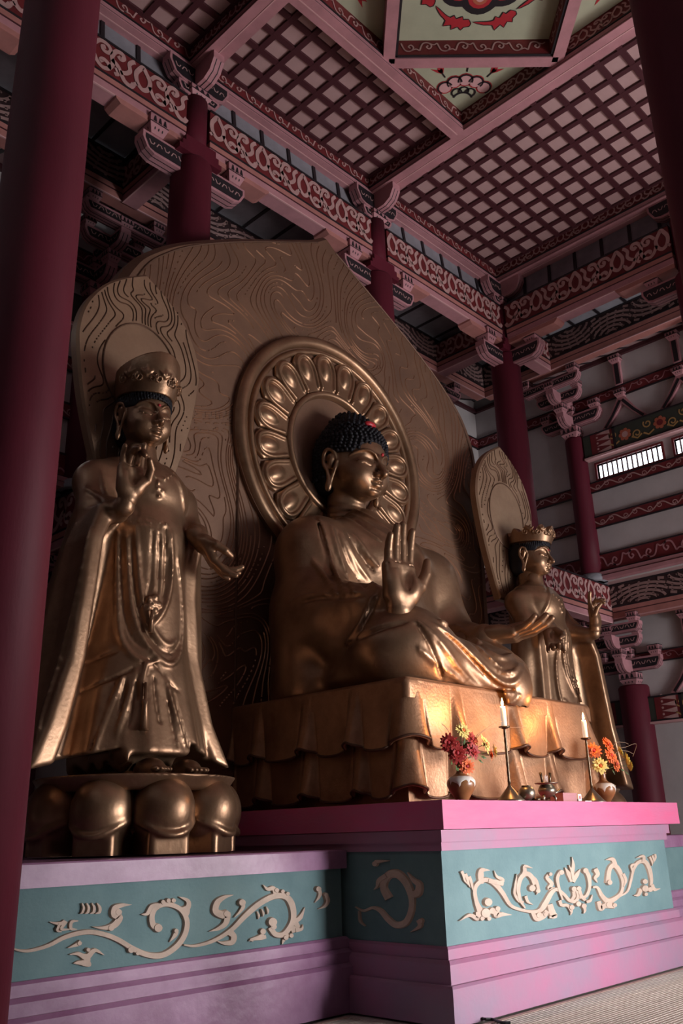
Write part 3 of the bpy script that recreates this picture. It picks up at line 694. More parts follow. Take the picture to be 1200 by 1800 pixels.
R_([(596,304),(590,318),(572,340)],[10,9,1]); blob(m,593,302,9,fA)
R_([(620,350),(660,353),(720,336),(780,300),(830,250),(880,208),(930,184),(970,188),(990,222),(990,270),(962,312),(932,314),(914,290)],[3,6,8,10,12,12,12,14,12,11,11,12])
for c in ((920,272,18),(925,288,12),(935,164,9),(955,168,8),(972,176,8),(965,325,10),(985,318,9)): blob(m,*c,fA)
R_([(935,178),(925,158),(905,160),(890,146)],[12,10,7,1]); R_([(985,300),(1005,290),(1002,270),(1018,255),(1032,222)],[14,13,10,9,1]); R_([(975,312),(960,335),(955,348)],[10,6,1]); R_([(1000,300),(1020,296),(1024,280)],[9,6,1])
R_([(788,180),(758,188),(734,206),(728,235),(752,248),(768,244),(762,276),(738,294),(708,304)],[1,8,13,14,16,14,12,8,1]); blob(m,765,244,13,fA)
R_([(812,200),(822,218),(812,236),(792,256)],[8,9,6,1]); blob(m,817,206,14,fA)
R_([(770,304),(790,318),(786,340),(760,344),(735,338)],[12,13,12,8,1])
R_([(442,213),(412,215),(386,224),(384,246),(402,256),(384,282),(350,292),(310,288)],[1,8,12,16,14,14,8,1]); blob(m,398,238,13,fA); blob(m,372,292,12,fA)
R_([(165,272),(198,278),(216,268)],[1,8,6]); R_([(222,270),(205,296),(240,296)],[6,7,1]); R_([(262,268),(240,272),(238,294),(258,297)],[2,7,7,2]); R_([(198,278),(190,300),(204,305)],[5,6,2])
R_([(270,338),(258,348),(226,360)],[8,9,1]); blob(m,264,344,9,fA)
R_([(232,382),(262,380),(290,392),(318,368),(350,384)],[1,8,13,9,1]); R_([(292,380),(290,408),(262,410),(246,412)],[14,14,8,1]); R_([(292,400),(300,418),(276,420)],[8,8,1]); blob(m,294,366,8,fA)
for k,xx in enumerate((276,292,310,328)): R_([(xx-2,208),(xx+4+k,222),(xx+k*2,238),(xx-8,244)],[2,5+k*.6,5+k*.6,1])
for k,xx in enumerate((872,886,902)): R_([(xx,238),(xx+6,250),(xx+4,258)] if 0 else [(xx-2,236+k*-8),(xx+4,250-k*8),(xx+2,262-k*8)],[2,5,1])
R_([(856,338),(846,332),(872,326),(892,316)],[1,3,9,10]); blob(m,888,304,12,fA); R_([(842,337),(862,330),(885,325),(900,322)],[1,6,10,8])
R_([(1076,158),(1084,172),(1080,188),(1066,206)],[10,8,6,1]); blob(m,1076,160,11,fA); R_([(1104,182),(1110,200),(1100,218),(1078,228)],[9,9,6,1]); blob(m,1103,180,9,fA)
m.build('relief_ornament','relief_tan',lp)['label'] = 'cream scrolling dragon-vine relief'
fB = onplane(2.609, 740, 1440, 1, 5.24)
m = MB(); R_ = lambda P,w: relief(m,P,w,fB,.024)
R_([(272,460),(262,420),(246,380),(238,330),(252,296),(290,278),(330,296),(366,338),(400,392),(440,412),(500,424),(540,416),(566,380),(590,338),(615,322),(648,345),(672,372),(700,376),(712,352),(700,318)],[16,18,12,11,12,14,14,12,9,8,10,16,14,10,9,9,10,9,5])
R_([(268,296),(266,255),(272,234),(308,234)],[14,18,14,1]); R_([(352,300),(366,278),(340,262),(328,236)],[14,12,7,1]); R_([(300,282),(340,290),(368,300)],[12,14,8])
for c in ((298,380,22),(286,430,26),(300,455,12),(268,455,12),(318,420,18)): blob(m,*c,fB)
R_([(250,425),(248,455),(214,440),(166,466)],[12,14,10,1]); R_([(338,412),(336,440),(364,436),(406,438)],[18,16,12,1]); blob(m,340,410,14,fB)
for k in range(3): R_([(178+k*18,238+k*12),(186+k*18,258+k*14),(192+k*18,280+k*16),(206+k*12,300+k*14)],[9,8,6,1]); 
R_([(468,408),(446,372),(436,320),(448,270),(476,250),(500,268),(512,300)],[4,9,12,13,14,14,12]); R_([(502,224),(468,216),(466,240),(456,262)],[1,10,12,10]); R_([(430,250),(424,300),(420,340),(440,374),(462,380)],[1,7,8,8,6])
blob(m,500,316,18,fB); blob(m,526,328,13,fB); R_([(500,262),(520,282),(530,320),(522,346)],[10,10,9,1]); R_([(470,352),(480,378),(504,392)],[9,8,1])
R_([(500,424),(520,456),(552,444),(570,420)],[10,14,16,14]); R_([(582,390),(594,430),(606,444),(580,450)],[16,20,14,6]); blob(m,532,440,16,fB); blob(m,560,436,12,fB)
R_([(584,250),(570,268),(592,296),(578,318),(606,312)],[8,10,12,10,1]); blob(m,582,252,10,fB)
R_([(640,370),(624,318),(616,270),(632,238)],[5,8,10,10]); blob(m,634,244,14,fB)
R_([(684,172),(690,210),(684,250)],[1,9,12]); R_([(652,222),(668,248),(684,286)],[2,12,10]); R_([(722,230),(708,254),(690,288)],[2,12,10]); R_([(668,210),(682,240),(690,280)],[1,8,8])
R_([(745,234),(760,262),(764,310),(748,352),(716,360)],[12,12,9,9,6]); blob(m,744,236,15,fB); blob(m,690,320,14,fB); blob(m,712,318,13,fB); R_([(690,320),(694,352),(678,378)],[10,10,8]); R_([(714,318),(726,352),(744,372)],[10,10,8])
R_([(626,372),(636,394),(664,396),(680,430)],[10,9,9,3]); blob(m,680,404,14,fB); blob(m,710,388,14,fB); blob(m,738,398,14,fB); R_([(680,404),(682,424),(678,440)],[10,8,2]); R_([(738,398),(742,418),(736,432)],[10,8,2]); R_([(750,380),(768,372),(776,346)],[8,8,2])
R_([(790,228),(802,252),(790,270),(800,290)],[14,12,9,2]); blob(m,792,236,12,fB)
R_([(780,312),(802,314),(822,350),(850,376),(886,362),(912,334),(918,290),(904,240),(880,212),(860,224),(852,260),(852,292)],[5,8,12,16,12,9,9,13,14,12,13,16]); R_([(884,210),(872,184),(840,186)],[12,12,1]); R_([(918,250),(930,280),(920,310)],[9,8,3]); blob(m,854,290,14,fB)
R_([(806,376),(816,410),(836,396),(880,398)],[12,14,14,14]); blob(m,850,392,14,fB); blob(m,878,394,12,fB)
R_([(905,354),(940,330),(956,280),(968,230),(990,198),(1022,196),(1042,232),(1050,280),(1046,306)],[4,6,7,8,10,12,12,9,7]); R_([(1012,196),(1010,170),(978,178)],[10,9,1]); R_([(960,240),(956,214),(976,204)],[4,7,4])
blob(m,1018,286,14,fB); blob(m,1018,318,18,fB); blob(m,1040,322,14,fB); R_([(1002,320),(990,346),(968,350)],[12,10,1]); R_([(1050,300),(1062,322),(1088,318)],[10,10,1]); blob(m,1022,344,10,fB)
for k in range(3): R_([(1040+k*13,172-k*6),(1050+k*9,192-k*8),(1052+k*6,214-k*10)],[6,6,1])
m.build('relief_ornament','relief_tan',alt)['label'] = 'cream scrolling flower relief on the front'
fS = onplane(5.624, 590, 1480, 0, 6.64)
m = MB(); R_ = lambda P,w: relief(m,P,w,fS,.024)
R_([(200,640),(280,680),(370,650),(450,680),(520,760),(600,820),(690,800),(740,720),(760,620),(750,520),(700,400),(620,320),(540,320),(490,380),(480,460),(530,560)],[4,14,16,26,32,36,38,36,34,38,44,46,44,42,40,46])
R_([(510,330),(440,380),(420,440),(390,470)],[30,28,14,3]); R_([(760,520),(820,500),(830,420),(780,380),(720,300)],[40,44,36,24,3]); R_([(240,680),(250,780),(300,830)],[10,14,4]); R_([(830,770),(840,830),(750,890)],[30,26,3]); blob(m,850,780,30,fS); blob(m,400,215,30,fS); R_([(400,200),(460,190),(540,185)],[24,14,2])
m.build('relief_ornament','relief_tan',alt)
# ---------------------------------------------------------------- sculpting: distance fields turned into one continuous surface
class SDF:
    def __init__(s, lo, hi, h):
        s.lo = np.array(lo,float); s.h = h; s.n = (np.ceil((np.array(hi,float)-s.lo)/h)).astype(int)+1
        s.g = np.full(tuple(s.n), 9.0, np.float32)
    def _sub(s, lo, hi):
        a = np.clip(np.floor((np.array(lo)-s.lo)/s.h).astype(int),0,s.n); b = np.clip(np.ceil((np.array(hi)-s.lo)/s.h).astype(int)+1,0,s.n)
        if (b<=a).any(): return None
        ax = [(s.lo[i]+np.arange(a[i],b[i])*s.h).astype(np.float32) for i in range(3)]
        return (slice(a[0],b[0]),slice(a[1],b[1]),slice(a[2],b[2])), ax[0][:,None,None], ax[1][None,:,None], ax[2][None,None,:]
    def put(s, f, lo, hi, k=.02, sub=False):
        m = k+2.5*s.h; r = s._sub(np.array(lo)-m, np.array(hi)+m)
        if r is None: return s
        sl,X,Y,Z = r; d = f(X,Y,Z); a = s.g[sl]
        if sub:
            d = -d; hh = np.clip(.5-.5*(d-a)/max(k,1e-5)*-1,0,1) if 0 else np.clip(.5+.5*(d-a)/max(k,1e-5),0,1)
            s.g[sl] = a+(d-a)*hh+k*hh*(1-hh)
        else:
            hh = np.clip(.5+.5*(a-d)/max(k,1e-5),0,1)
            s.g[sl] = a+(d-a)*hh-k*hh*(1-hh)
        return s
    def cap(s, a, b, ra, rb=None, k=.02, sub=False, flat=None):
        rb = ra if rb is None else rb; a = np.array(a,np.float32); b = np.array(b,np.float32); ba = b-a; L = float(ba@ba) or 1e-9
        def f(X,Y,Z):
            px_,py_,pz_ = X-a[0],Y-a[1],Z-a[2]; t = np.clip((px_*ba[0]+py_*ba[1]+pz_*ba[2])/L,0,1)
            dx,dy,dz = px_-t*ba[0],py_-t*ba[1],pz_-t*ba[2]
            return np.sqrt(dx*dx+dy*dy+dz*dz)-(ra+(rb-ra)*t)
        R = max(ra,rb); return s.put(f, np.minimum(a,b)-R, np.maximum(a,b)+R, k, sub)
    def chain(s, P, r, k=.02, sub=False):
        P = [np.array(p,float) for p in P]; n = len(P)
        rs = np.interp(np.linspace(0,1,n), np.linspace(0,1,len(r)), r) if hasattr(r,'__len__') else [r]*n
        # union of the chain first, then one blend, so joints stay even
        R = max(rs); lo = np.min(P,axis=0)-R; hi = np.max(P,axis=0)+R; A = [p.astype(np.float32) for p in P]
        def f(X,Y,Z):
            out = None
            for i in range(n-1):
                a,b = A[i],A[i+1]; ba = b-a; L = float(ba@ba) or 1e-9
                px_,py_,pz_ = X-a[0],Y-a[1],Z-a[2]; t = np.clip((px_*ba[0]+py_*ba[1]+pz_*ba[2])/L,0,1)
                dx,dy,dz = px_-t*ba[0],py_-t*ba[1],pz_-t*ba[2]
                d = np.sqrt(dx*dx+dy*dy+dz*dz)-(rs[i]+(rs[i+1]-rs[i])*t)
                out = d if out is None else np.minimum(out,d)
            return out
        if np.prod((hi-lo)/s.h+4) > 2.5e5 and n > 3:      # long chains: segment by segment
            for i in range(n-1): s.cap(P[i],P[i+1],rs[i],rs[i+1],k,sub)
            return s
        return s.put(f, lo, hi, k, sub)
    def ell(s, c, r, k=.02, sub=False, rot=None):
        c = np.array(c,float); r = np.array(r,float); M = np.array(rot,float) if rot is not None else None
        def f(X,Y,Z):
            x,y,z = X-c[0],Y-c[1],Z-c[2]
            if M is not None: x,y,z = (M[0,0]*x+M[1,0]*y+M[2,0]*z, M[0,1]*x+M[1,1]*y+M[2,1]*z, M[0,2]*x+M[1,2]*y+M[2,2]*z)
            k0 = np.sqrt((x/r[0])**2+(y/r[1])**2+(z/r[2])**2)+1e-6; k1 = np.sqrt((x/r[0]**2)**2+(y/r[1]**2)**2+(z/r[2]**2)**2)+1e-6
            return k0*(k0-1)/k1
        R = r if M is None else np.full(3, r.max()); return s.put(f, c-R, c+R, k, sub)
    def box(s, c, b, rad, k=.02, sub=False, rot=None):
        c = np.array(c,float); b = np.array(b,float)-rad; M = np.array(rot,float) if rot is not None else None
        def f(X,Y,Z):
            x,y,z = X-c[0],Y-c[1],Z-c[2]
            if M is not None: x,y,z = (M[0,0]*x+M[1,0]*y+M[2,0]*z, M[0,1]*x+M[1,1]*y+M[2,1]*z, M[0,2]*x+M[1,2]*y+M[2,2]*z)
            qx,qy,qz = np.abs(x)-b[0],np.abs(y)-b[1],np.abs(z)-b[2]
            return np.sqrt(np.maximum(qx,0)**2+np.maximum(qy,0)**2+np.maximum(qz,0)**2)+np.minimum(np.maximum(qx,np.maximum(qy,qz)),0)-rad
        R = b+rad if M is None else np.full(3, np.linalg.norm(b+rad)); return s.put(f, c-R, c+R, k, sub)
    def at(s, p):
        i = np.round((np.array(p)-s.lo)/s.h).astype(int)
        if (i<0).any() or (i>=s.n).any(): return 9.
        return s.g[tuple(i)]
    def on(s, u, v, d=None, o=None, depth=0.0, t0=0):            # first surface point seen through pixel (u, v)
        d = ray(u,v) if d is None else d; d = d/np.linalg.norm(d); o = CAM if o is None else o
        b0 = (s.lo-o)/np.where(abs(d)<1e-9,1e-9,d); b1 = (s.lo+s.n*s.h-o)/np.where(abs(d)<1e-9,1e-9,d)
        ta = max(np.minimum(b0,b1).max(), t0); tb = np.maximum(b0,b1).min()
        T = np.arange(ta,tb,s.h*.5); 
        if not len(T): return None
        Pp = o+T[:,None]*d; I = np.clip(np.round((Pp-s.lo)/s.h).astype(int),0,s.n-1); g = s.g[I[:,0],I[:,1],I[:,2]]
        w = np.nonzero(g<0)[0]
        return None if not len(w) else o+(T[w[0]]+depth)*d
    def lines(s, Ls, r, k=.02, sub=False, depth=0.0, n=5, maxjump=.35):       # folds traced on the surface
        snap = []
        for L in Ls:
            P = [s.on(a,b,depth=depth) for a,b in spline(L,n)]; run = []
            for p in P+[None]:
                if p is None or (run and np.linalg.norm(p-run[-1])>maxjump):
                    if len(run)>1: snap.append(run)
                    run = [p] if p is not None else []
                else: run.append(p)
        for q,run in enumerate(snap):
            R = np.array(run)
            for _ in range(6):
                if len(R)>2: R[1:-1] = R[1:-1]*.4+.3*(R[:-2]+R[2:])
            snap[q] = list(R)
        s.last = snap
        for run in snap:
            m = len(run); rr = np.array([r*(.35+.65*math.sin(PI*min(1,max(0,(i+.6)/(m+.2))))**.5) for i in range(m)])
            for i in range(m-1): s.cap(run[i],run[i+1],rr[i],rr[i+1],k,sub)
        return s
    def mesh(s, name, m, parent=None, loc=None, rot=None, smooth=1, mirror=None):
        S = s.g; ins = S < 0
        c = np.zeros(tuple(s.n-1), np.int8)
        for i in (0,1):
            for j in (0,1):
                for k in (0,1): c += ins[i:s.n[0]-1+i, j:s.n[1]-1+j, k:s.n[2]-1+k]
        act = (c>0)&(c<8); idx = np.argwhere(act); N = len(idx)
        vid = np.full(act.shape, -1, np.int64); vid[act] = np.arange(N)
        acc = np.zeros((N,3)); cnt = np.zeros(N)
        I,J,K = idx[:,0],idx[:,1],idx[:,2]
        for ax in range(3):
            o1,o2 = [q for q in range(3) if q != ax]
            for a in (0,1):
                for b in (0,1):
                    off = np.zeros(3,int); off[o1] = a; off[o2] = b; of2 = off.copy(); of2[ax] = 1
                    v0 = S[I+off[0],J+off[1],K+off[2]]; v1 = S[I+of2[0],J+of2[1],K+of2[2]]
                    cr = (v0<0)!=(v1<0); t = np.where(cr, v0/(v0-v1+1e-12), 0)
                    p = np.zeros((N,3)); p[:,o1] = a; p[:,o2] = b; p[:,ax] = t
                    acc += p*cr[:,None]; cnt += cr
        V = s.lo+(idx+acc/np.maximum(cnt,1)[:,None])*s.h
        Fs = []
        for ax in range(3):
            o1,o2 = (ax+1)%3,(ax+2)%3
            sl0 = [slice(1,-1)]*3; sl0[ax] = slice(0,-1); sl1 = list(sl0); sl1[ax] = slice(1,None)
            a = ins[tuple(sl0)]; b = ins[tuple(sl1)]
            e = np.argwhere(a!=b); 
            if not len(e): continue
            fl = a[tuple(e.T)]; e = e+np.array([0 if q==ax else 1 for q in range(3)])
            q = []
            for d1,d2 in ((0,0),(1,0),(1,1),(0,1)):
                cc = e.copy(); cc[:,o1] -= d1; cc[:,o2] -= d2; ok = (cc>=0).all(1)&(cc<np.array(act.shape)).all(1); cc = np.clip(cc,0,np.array(act.shape)-1); q.append(np.where(ok, vid[tuple(cc.T)], -1))
            q = np.stack(q,1); good = (q>=0).all(1); q = q[good]; fl = fl[good]
            q[~fl] = q[~fl][:,::-1]; Fs.append(q)
        Fq = np.concatenate(Fs)
        for _ in range(smooth):                                 # light umbrella smoothing
            E = np.concatenate([Fq[:,[0,1]],Fq[:,[1,2]],Fq[:,[2,3]],Fq[:,[3,0]]]); sm = np.zeros_like(V); ct = np.zeros(len(V))
            for c_ in range(3): sm[:,c_] = np.bincount(E[:,0],V[E[:,1],c_],len(V))+np.bincount(E[:,1],V[E[:,0],c_],len(V))
            ct = np.bincount(E[:,0],minlength=len(V))+np.bincount(E[:,1],minlength=len(V)); V = V*.5+.5*sm/np.maximum(ct,1)[:,None]
        if rot is not None: V = V@np.array(rot).T
        if loc is not None: V = V+np.array(loc)
        if mirror is not None: V = V*np.array([-1,1,1])+np.array([2*mirror,0,0]) if not isinstance(mirror,tuple) else V*np.array([-1,1,1])+np.array([mirror[0],0,0]); Fq = Fq[:,::-1].copy()
        me = bpy.data.meshes.new(name); me.vertices.add(len(V)); me.vertices.foreach_set('co', V.astype(np.float32).ravel())
        me.loops.add(Fq.size); me.loops.foreach_set('vertex_index', Fq.astype(np.int32).ravel())
        me.polygons.add(len(Fq)); me.polygons.foreach_set('loop_start', np.arange(0,Fq.size,4,dtype=np.int32)); me.polygons.foreach_set('loop_total', np.full(len(Fq),4,np.int32))
        me.update(calc_edges=True); me.validate()
        return link(name, me, m, parent, True)
def rmat(rx=0, ry=0, rz=0): return np.array(_rz(math.radians(rz)) @ _ry(math.radians(ry)) @ _rx(math.radians(rx)))

def face_field(h=.0125, crown=False):
    """a calm statue head, unit metres, facing -y; chin at z=-.47, brow at +.1"""
    f = SDF((-.62,-.72,-1.05),(.62,.72,.72),h)
    f.ell((0,.07,.10),(.445,.52,.52)); f.ell((0,-.05,-.15),(.385,.42,.35),.12); f.ell((0,-.27,-.33),(.20,.20,.16),.12); f.ell((0,-.40,-.405),(.095,.07,.065),.08)
    for s in (-1,1):
        f.ell((s*.19,-.25,-.20),(.185,.20,.19),.10)
        f.ell((s*.185,-.475,.035),(.14,.07,.06),.06,True)
        f.ell((s*.185,-.335,-.04),(.145,.105,.082),.025)
        f.chain(spline([(s*.035,-.470,.05),(s*.10,-.462,.115),(s*.20,-.415,.15),(s*.30,-.335,.115),(s*.37,-.25,.05)],4),[.016,.022,.02,.014,.006],.025)
        f.chain(spline([(s*.06,-.425,-.065),(s*.13,-.448,-.075),(s*.20,-.444,-.070),(s*.28,-.388,-.052),(s*.34,-.325,-.035)],4),.010,.008,True)
        f.chain(spline([(s*.065,-.430,-.010),(s*.13,-.448,.016),(s*.20,-.438,.020),(s*.28,-.385,.004),(s*.33,-.33,-.02)],4),.0085,.01,True)
        f.ell((s*.058,-.505,-.185),(.048,.058,.040),.03); f.ell((s*.032,-.545,-.218),(.02,.024,.014),.008,True)
        f.chain(spline([(s*.09,-.47,-.165),(s*.112,-.46,-.20),(s*.095,-.45,-.235)],3),.008,.014,True)
        # ear
        E = spline([(s*.435,-.06,.02),(s*.475,-.03,.115),(s*.515,.05,.135),(s*.525,.10,.06),(s*.52,.09,-.07),(s*.50,.03,-.17),(s*.485,.0,-.28),(s*.485,-.01,-.38)],4)
        f.chain([(s*.45,.02,.03),(s*.455,.03,-.10)],[.07,.05],.03); f.chain(E,[.022,.028,.03,.03,.028,.026,.034,.045],.012); f.ell((s*.49,-.01,-.40),(.042,.05,.075),.02)
        f.chain([(s*.44,-.08,-.02),(s*.45,-.075,-.12),(s*.465,-.05,-.25),(s*.48,-.035,-.36)],[.018,.028,.022,.02],.015)
        f.chain(spline([(s*.52,.0,.05),(s*.52,.045,-.02),(s*.51,.02,-.10)],3),[.018,.026,.012],.012,True)
    f.chain([(0,-.445,.08),(0,-.485,-.02),(0,-.555,-.12),(0,-.590,-.175)],[.036,.034,.042,.056],.035)
    f.chain(spline([(-.140,-.405,-.282),(-.07,-.478,-.268),(-.024,-.508,-.258),(0,-.503,-.264),(.024,-.508,-.258),(.07,-.478,-.268),(.140,-.405,-.282)],3),[.010,.026,.028,.026,.010],.016)
    f.chain(spline([(-.10,-.435,-.312),(-.045,-.480,-.328),(0,-.490,-.332),(.045,-.480,-.328),(.10,-.435,-.312)],3),[.014,.032,.036,.032,.014],.016)
    f.chain(spline([(-.16,-.395,-.283),(-.08,-.485,-.298),(0,-.525,-.294),(.08,-.485,-.298),(.16,-.395,-.283)],4),.009,.008,True)
    f.chain([(0,-.51,-.215),(0,-.51,-.245)],.012,.012,True); f.chain(spline([(-.09,-.455,-.378),(0,-.475,-.382),(.09,-.455,-.378)],3),.013,.03,True)
    f.chain(spline([(-.22,-.27,-.47),(0,-.39,-.49),(.22,-.27,-.47)],4),.012,.02,True)
    # neck with its three rings
    f.cap((0,.12,-.35),(0,.06,-1.05),.265,.32,.05)
    for z,r in ((-.60,.29),(-.70,.30),(-.80,.31)):
        f.chain([(r*math.cos(a)*1.0,.09+r*math.sin(a)*1.0,z) for a in np.linspace(0,2*PI,25)],.0135,.02,True)
    return f
def head_parts(root, loc, rot, sc, hair='curls', cell=.0125):
    M = rot*sc
    f = face_field(cell)
    f.mesh('head','bronze',root,loc,M)
    b = SDF((-.06,-.62,.05),(.06,-.48,.2),.008); b.ell((0,-.525,.115),(.026,.02,.026)); b.mesh('forehead_jewel','red_dot',root,loc,M)
    return f

def hand_field(pose, h=.012, side=1, wr=.42):
    """hand about 1 m long in its own frame: palm in the xz plane facing -y, fingers up +z, thumb towards +x*side.
    pose: per finger (spread deg, bend1, bend2, bend3) for index, middle, ring, little; thumb list of points"""
    f = SDF((-.62,-.62,-.45),(.72,.35,1.12),h)
    s = side
    f.box((0,0,.22),(.215,.08,.24),.07); f.ell((-.11*s,-.05,.16),(.10,.08,.20),.06); f.ell((.12*s,-.06,.14),(.11,.10,.18),.06)
    f.cap((0,.02,.05),(0,.04,-wr),.135,.15,.10)
    f.ell((.02*s,-.13,.26),(.07,.05,.15),.08,True)
    bx = [.150,.052,-.050,-.145]; L = [(.20,.13,.10),(.22,.145,.105),(.205,.135,.10),(.165,.10,.085)]; R = [.059,.061,.058,.051]; bz = [.425,.445,.43,.39]
    for i in range(4):
        sp,b1,b2,b3 = pose[i]; p = np.array([bx[i]*s,0,bz[i]]); a = 0; P = [p-np.array([0,0,.09]),p]
        for l,b in zip(L[i],(b1,b2,b3)):
            a += math.radians(b); d = np.array([math.sin(math.radians(sp))*s*math.cos(a), -math.sin(a), math.cos(a)*math.cos(math.radians(sp))]); P.append(P[-1]+d*l)
        rr = [R[i],R[i],R[i]*.97,R[i]*.9,R[i]*.74]
        g = list(zip(P[:-1],P[1:],rr[:-1],rr[1:]))
        for q,(a_,b_,r0,r1) in enumerate(g): f.cap(a_,b_,r0,r1,.035 if q==0 else .006)
        for q in (1,2,3):                                           # creases on the palm side of each joint
            c = P[q]; dn = P[q+1]-P[q]; dn /= np.linalg.norm(dn); pn = np.array([0,-math.cos(math.radians(sum(pose[i][1:q]))),-math.sin(math.radians(sum(pose[i][1:q])))])
            f.chain([c+pn*R[i]*1.0+np.array([-R[i]*.8,0,0]),c+pn*R[i]*1.08,c+pn*R[i]*1.0+np.array([R[i]*.8,0,0])],.007,.012,True)
    T = pose[4]; T = [(x*s,y,z) for x,y,z in T]
    f.cap(T[0],T[1],.095,.074,.06); f.cap(T[1],T[2],.072,.064,.012); f.cap(T[2],T[3],.064,.046,.006)
    f.chain(spline([(.16*s,-.10,.34),(.05*s,-.115,.24),(.03*s,-.115,.05)],4),.008,.02,True)
    f.chain(spline([(-.19*s,-.09,.33),(-.02*s,-.11,.36),(.15*s,-.10,.40)],4),.007,.018,True)
    return f
# ---------------------------------------------------------------- the seated figure
bud = empty('seated_statue', (8.92,7.2,3.05), 'huge seated bronze statue with blue-black curled hair and raised right palm', 'statue')
BX = 8.92
HM = rmat(9,0,0); HL = (BX-.07,8.17,6.62); HS = 1.04
head_parts(bud, HL, HM, HS)
def to_head(p): return tuple(np.array(HL)+HM@np.array(p)*HS)
# hair: cap, ushnisha and rows of curls
hf = SDF((-.66,-.62,-.55),(.66,.78,1.06),.022)
hf.ell((0,.10,.17),(.50,.545,.53)); hf.ell((0,.16,.50),(.33,.34,.34),.10); hf.ell((0,.26,-.12),(.44,.42,.42),.08)
hf.ell((0,-.50,-.12),(.46,.50,.43),.03,True); hf.box((0,-.42,-.42),(.8,.50,.52),.05,.03,True); hf.box((0,.1,-.75),(.8,.9,.3),.05,.05,True)
hair = hf.mesh('hair','hair_blue',bud,HL,HM*HS)
cm = MB(); 
def curl(p, n, r=.036):
    p = Vector(p); n = Vector(n).normalized(); t = n.orthogonal().normalized(); b = n.cross(t); V = []
    for rr,hh in ((1.0,-.3),(.85,.45),(.35,.95)):
        V += [tuple(p+(t*math.cos(a)+b*math.sin(a))*r*rr+n*r*hh) for a in np.arange(6)*PI/3]
    V.append(tuple(p+n*r*1.1)); cm.add(V,[(k+i,k+(i+1)%6,k+6+(i+1)%6,k+6+i) for k in (0,6) for i in range(6)]+[(12+i,12+(i+1)%6,18) for i in range(6)])
for base,lim in (((0,.16,.1),(-.62,1.2)),):
    rows = 26
    for j in range(rows):
        el = -38+j*(128/rows)
        n = max(1,int(2*PI*math.cos(math.radians(el))*.62/.074))
        for i in range(n):
            az = 2*PI*(i+.5*(j%2))/n; dd = np.array([math.cos(az)*math.cos(math.radians(el)), math.sin(az)*math.cos(math.radians(el)), math.sin(math.radians(el))])
            o = np.array([0,.14,.12]); q = hf.on(0,0,d=-dd,o=o+dd*1.6)
            if q is None: continue
            loc = q; 
            if (q-o)@dd < .1: continue
            w = HM@q*HS+np.array(HL); nn = HM@dd
            curl(w, nn)
o = cm.build('hair_curls','hair_blue',hair,True); o['kind']='stuff'
jw = SDF((-.16,-.6,.3),(.16,-.1,.9),.012); jw.ell((0,-.235,.61),(.11,.06,.05)); jw.mesh('hair_jewel','red_dot',hair,HL,HM*HS)

B = SDF((6.75,5.3,2.85),(11.15,8.75,6.0),.025)
for s in (-1,1):
    B.cap((BX+s*.25,8.02,5.40),(BX+s*1.12,7.98,4.98),.30,.46,.2)
    B.cap((BX+s*1.14,7.98,5.02),(BX+s*1.28,7.80,3.9),.50,.50,.2)
    B.cap((BX+s*1.26,7.9,4.2),(BX+s*1.25,7.85,3.2),.50,.58,.2)
    kx,ky = (BX-1.20,6.50) if s<0 else (BX+.92,6.86)
    B.cap((BX+s*.5,7.75,3.45),(kx,ky,3.42),.55,.48,.25)        # thighs
    B.ell((kx,ky-.03,3.46 if s<0 else 3.40),(.66,.60,.54) if s<0 else (.56,.50,.46),.16)
B.ell((BX,7.95,4.75),(1.02,.62,.95),.3); B.ell((BX,7.78,5.05),(.75,.48,.42),.2); B.ell((BX,7.85,3.9),(.95,.72,.7),.3); B.ell((BX,7.55,3.75),(.62,.5,.45),.25)
B.cap((BX-.03,8.02,5.3),(BX-.05,8.1,5.62),.36,.33,.12)
B.cap((BX-1.0,6.28,3.30),(BX+.35,6.20,3.26),.34,.36,.2); B.cap((BX+.8,6.75,3.30),(BX-.5,6.6,3.3),.38,.34,.2); B.ell((BX-.1,7.0,3.2),(1.6,.95,.36),.2)
# lap cloth that hangs over the front edge of the throne as a rounded tongue
B.cap((BX-.55,6.15,3.35),(BX+.05,5.92,3.02),.25,.22,.15); B.ell((BX+.03,5.90,3.10),(.34,.22,.36),.12); B.cap((BX+.25,6.5,3.45),(BX+.14,6.0,3.15),.35,.24,.15)
# right forearm and its wide sleeve
HR = np.array([7.42,6.22,4.02])
B.cap((BX-1.30,7.85,4.15),(BX-1.44,6.75,3.98),.46,.30,.2); B.cap((BX-1.44,6.85,3.98),(HR[0],HR[1]+.16,HR[2]-.02),.27,.17,.1)
B.cap((BX-1.38,7.3,3.9),(BX-1.36,6.95,3.55),.40,.30,.25)
# left forearm with hanging sleeve
B.cap((BX+1.26,7.8,4.1),(9.98,7.05,3.92),.44,.27,.2); B.cap((9.98,7.1,3.92),(9.84,6.80,3.97),.23,.19,.08); B.cap((10.1,7.2,3.9),(9.95,6.9,3.5),.30,.24,.2)
# open chest between the robe edges
B.ell((BX+.10,7.33,5.18),(.34,.20,.36),.10,True)
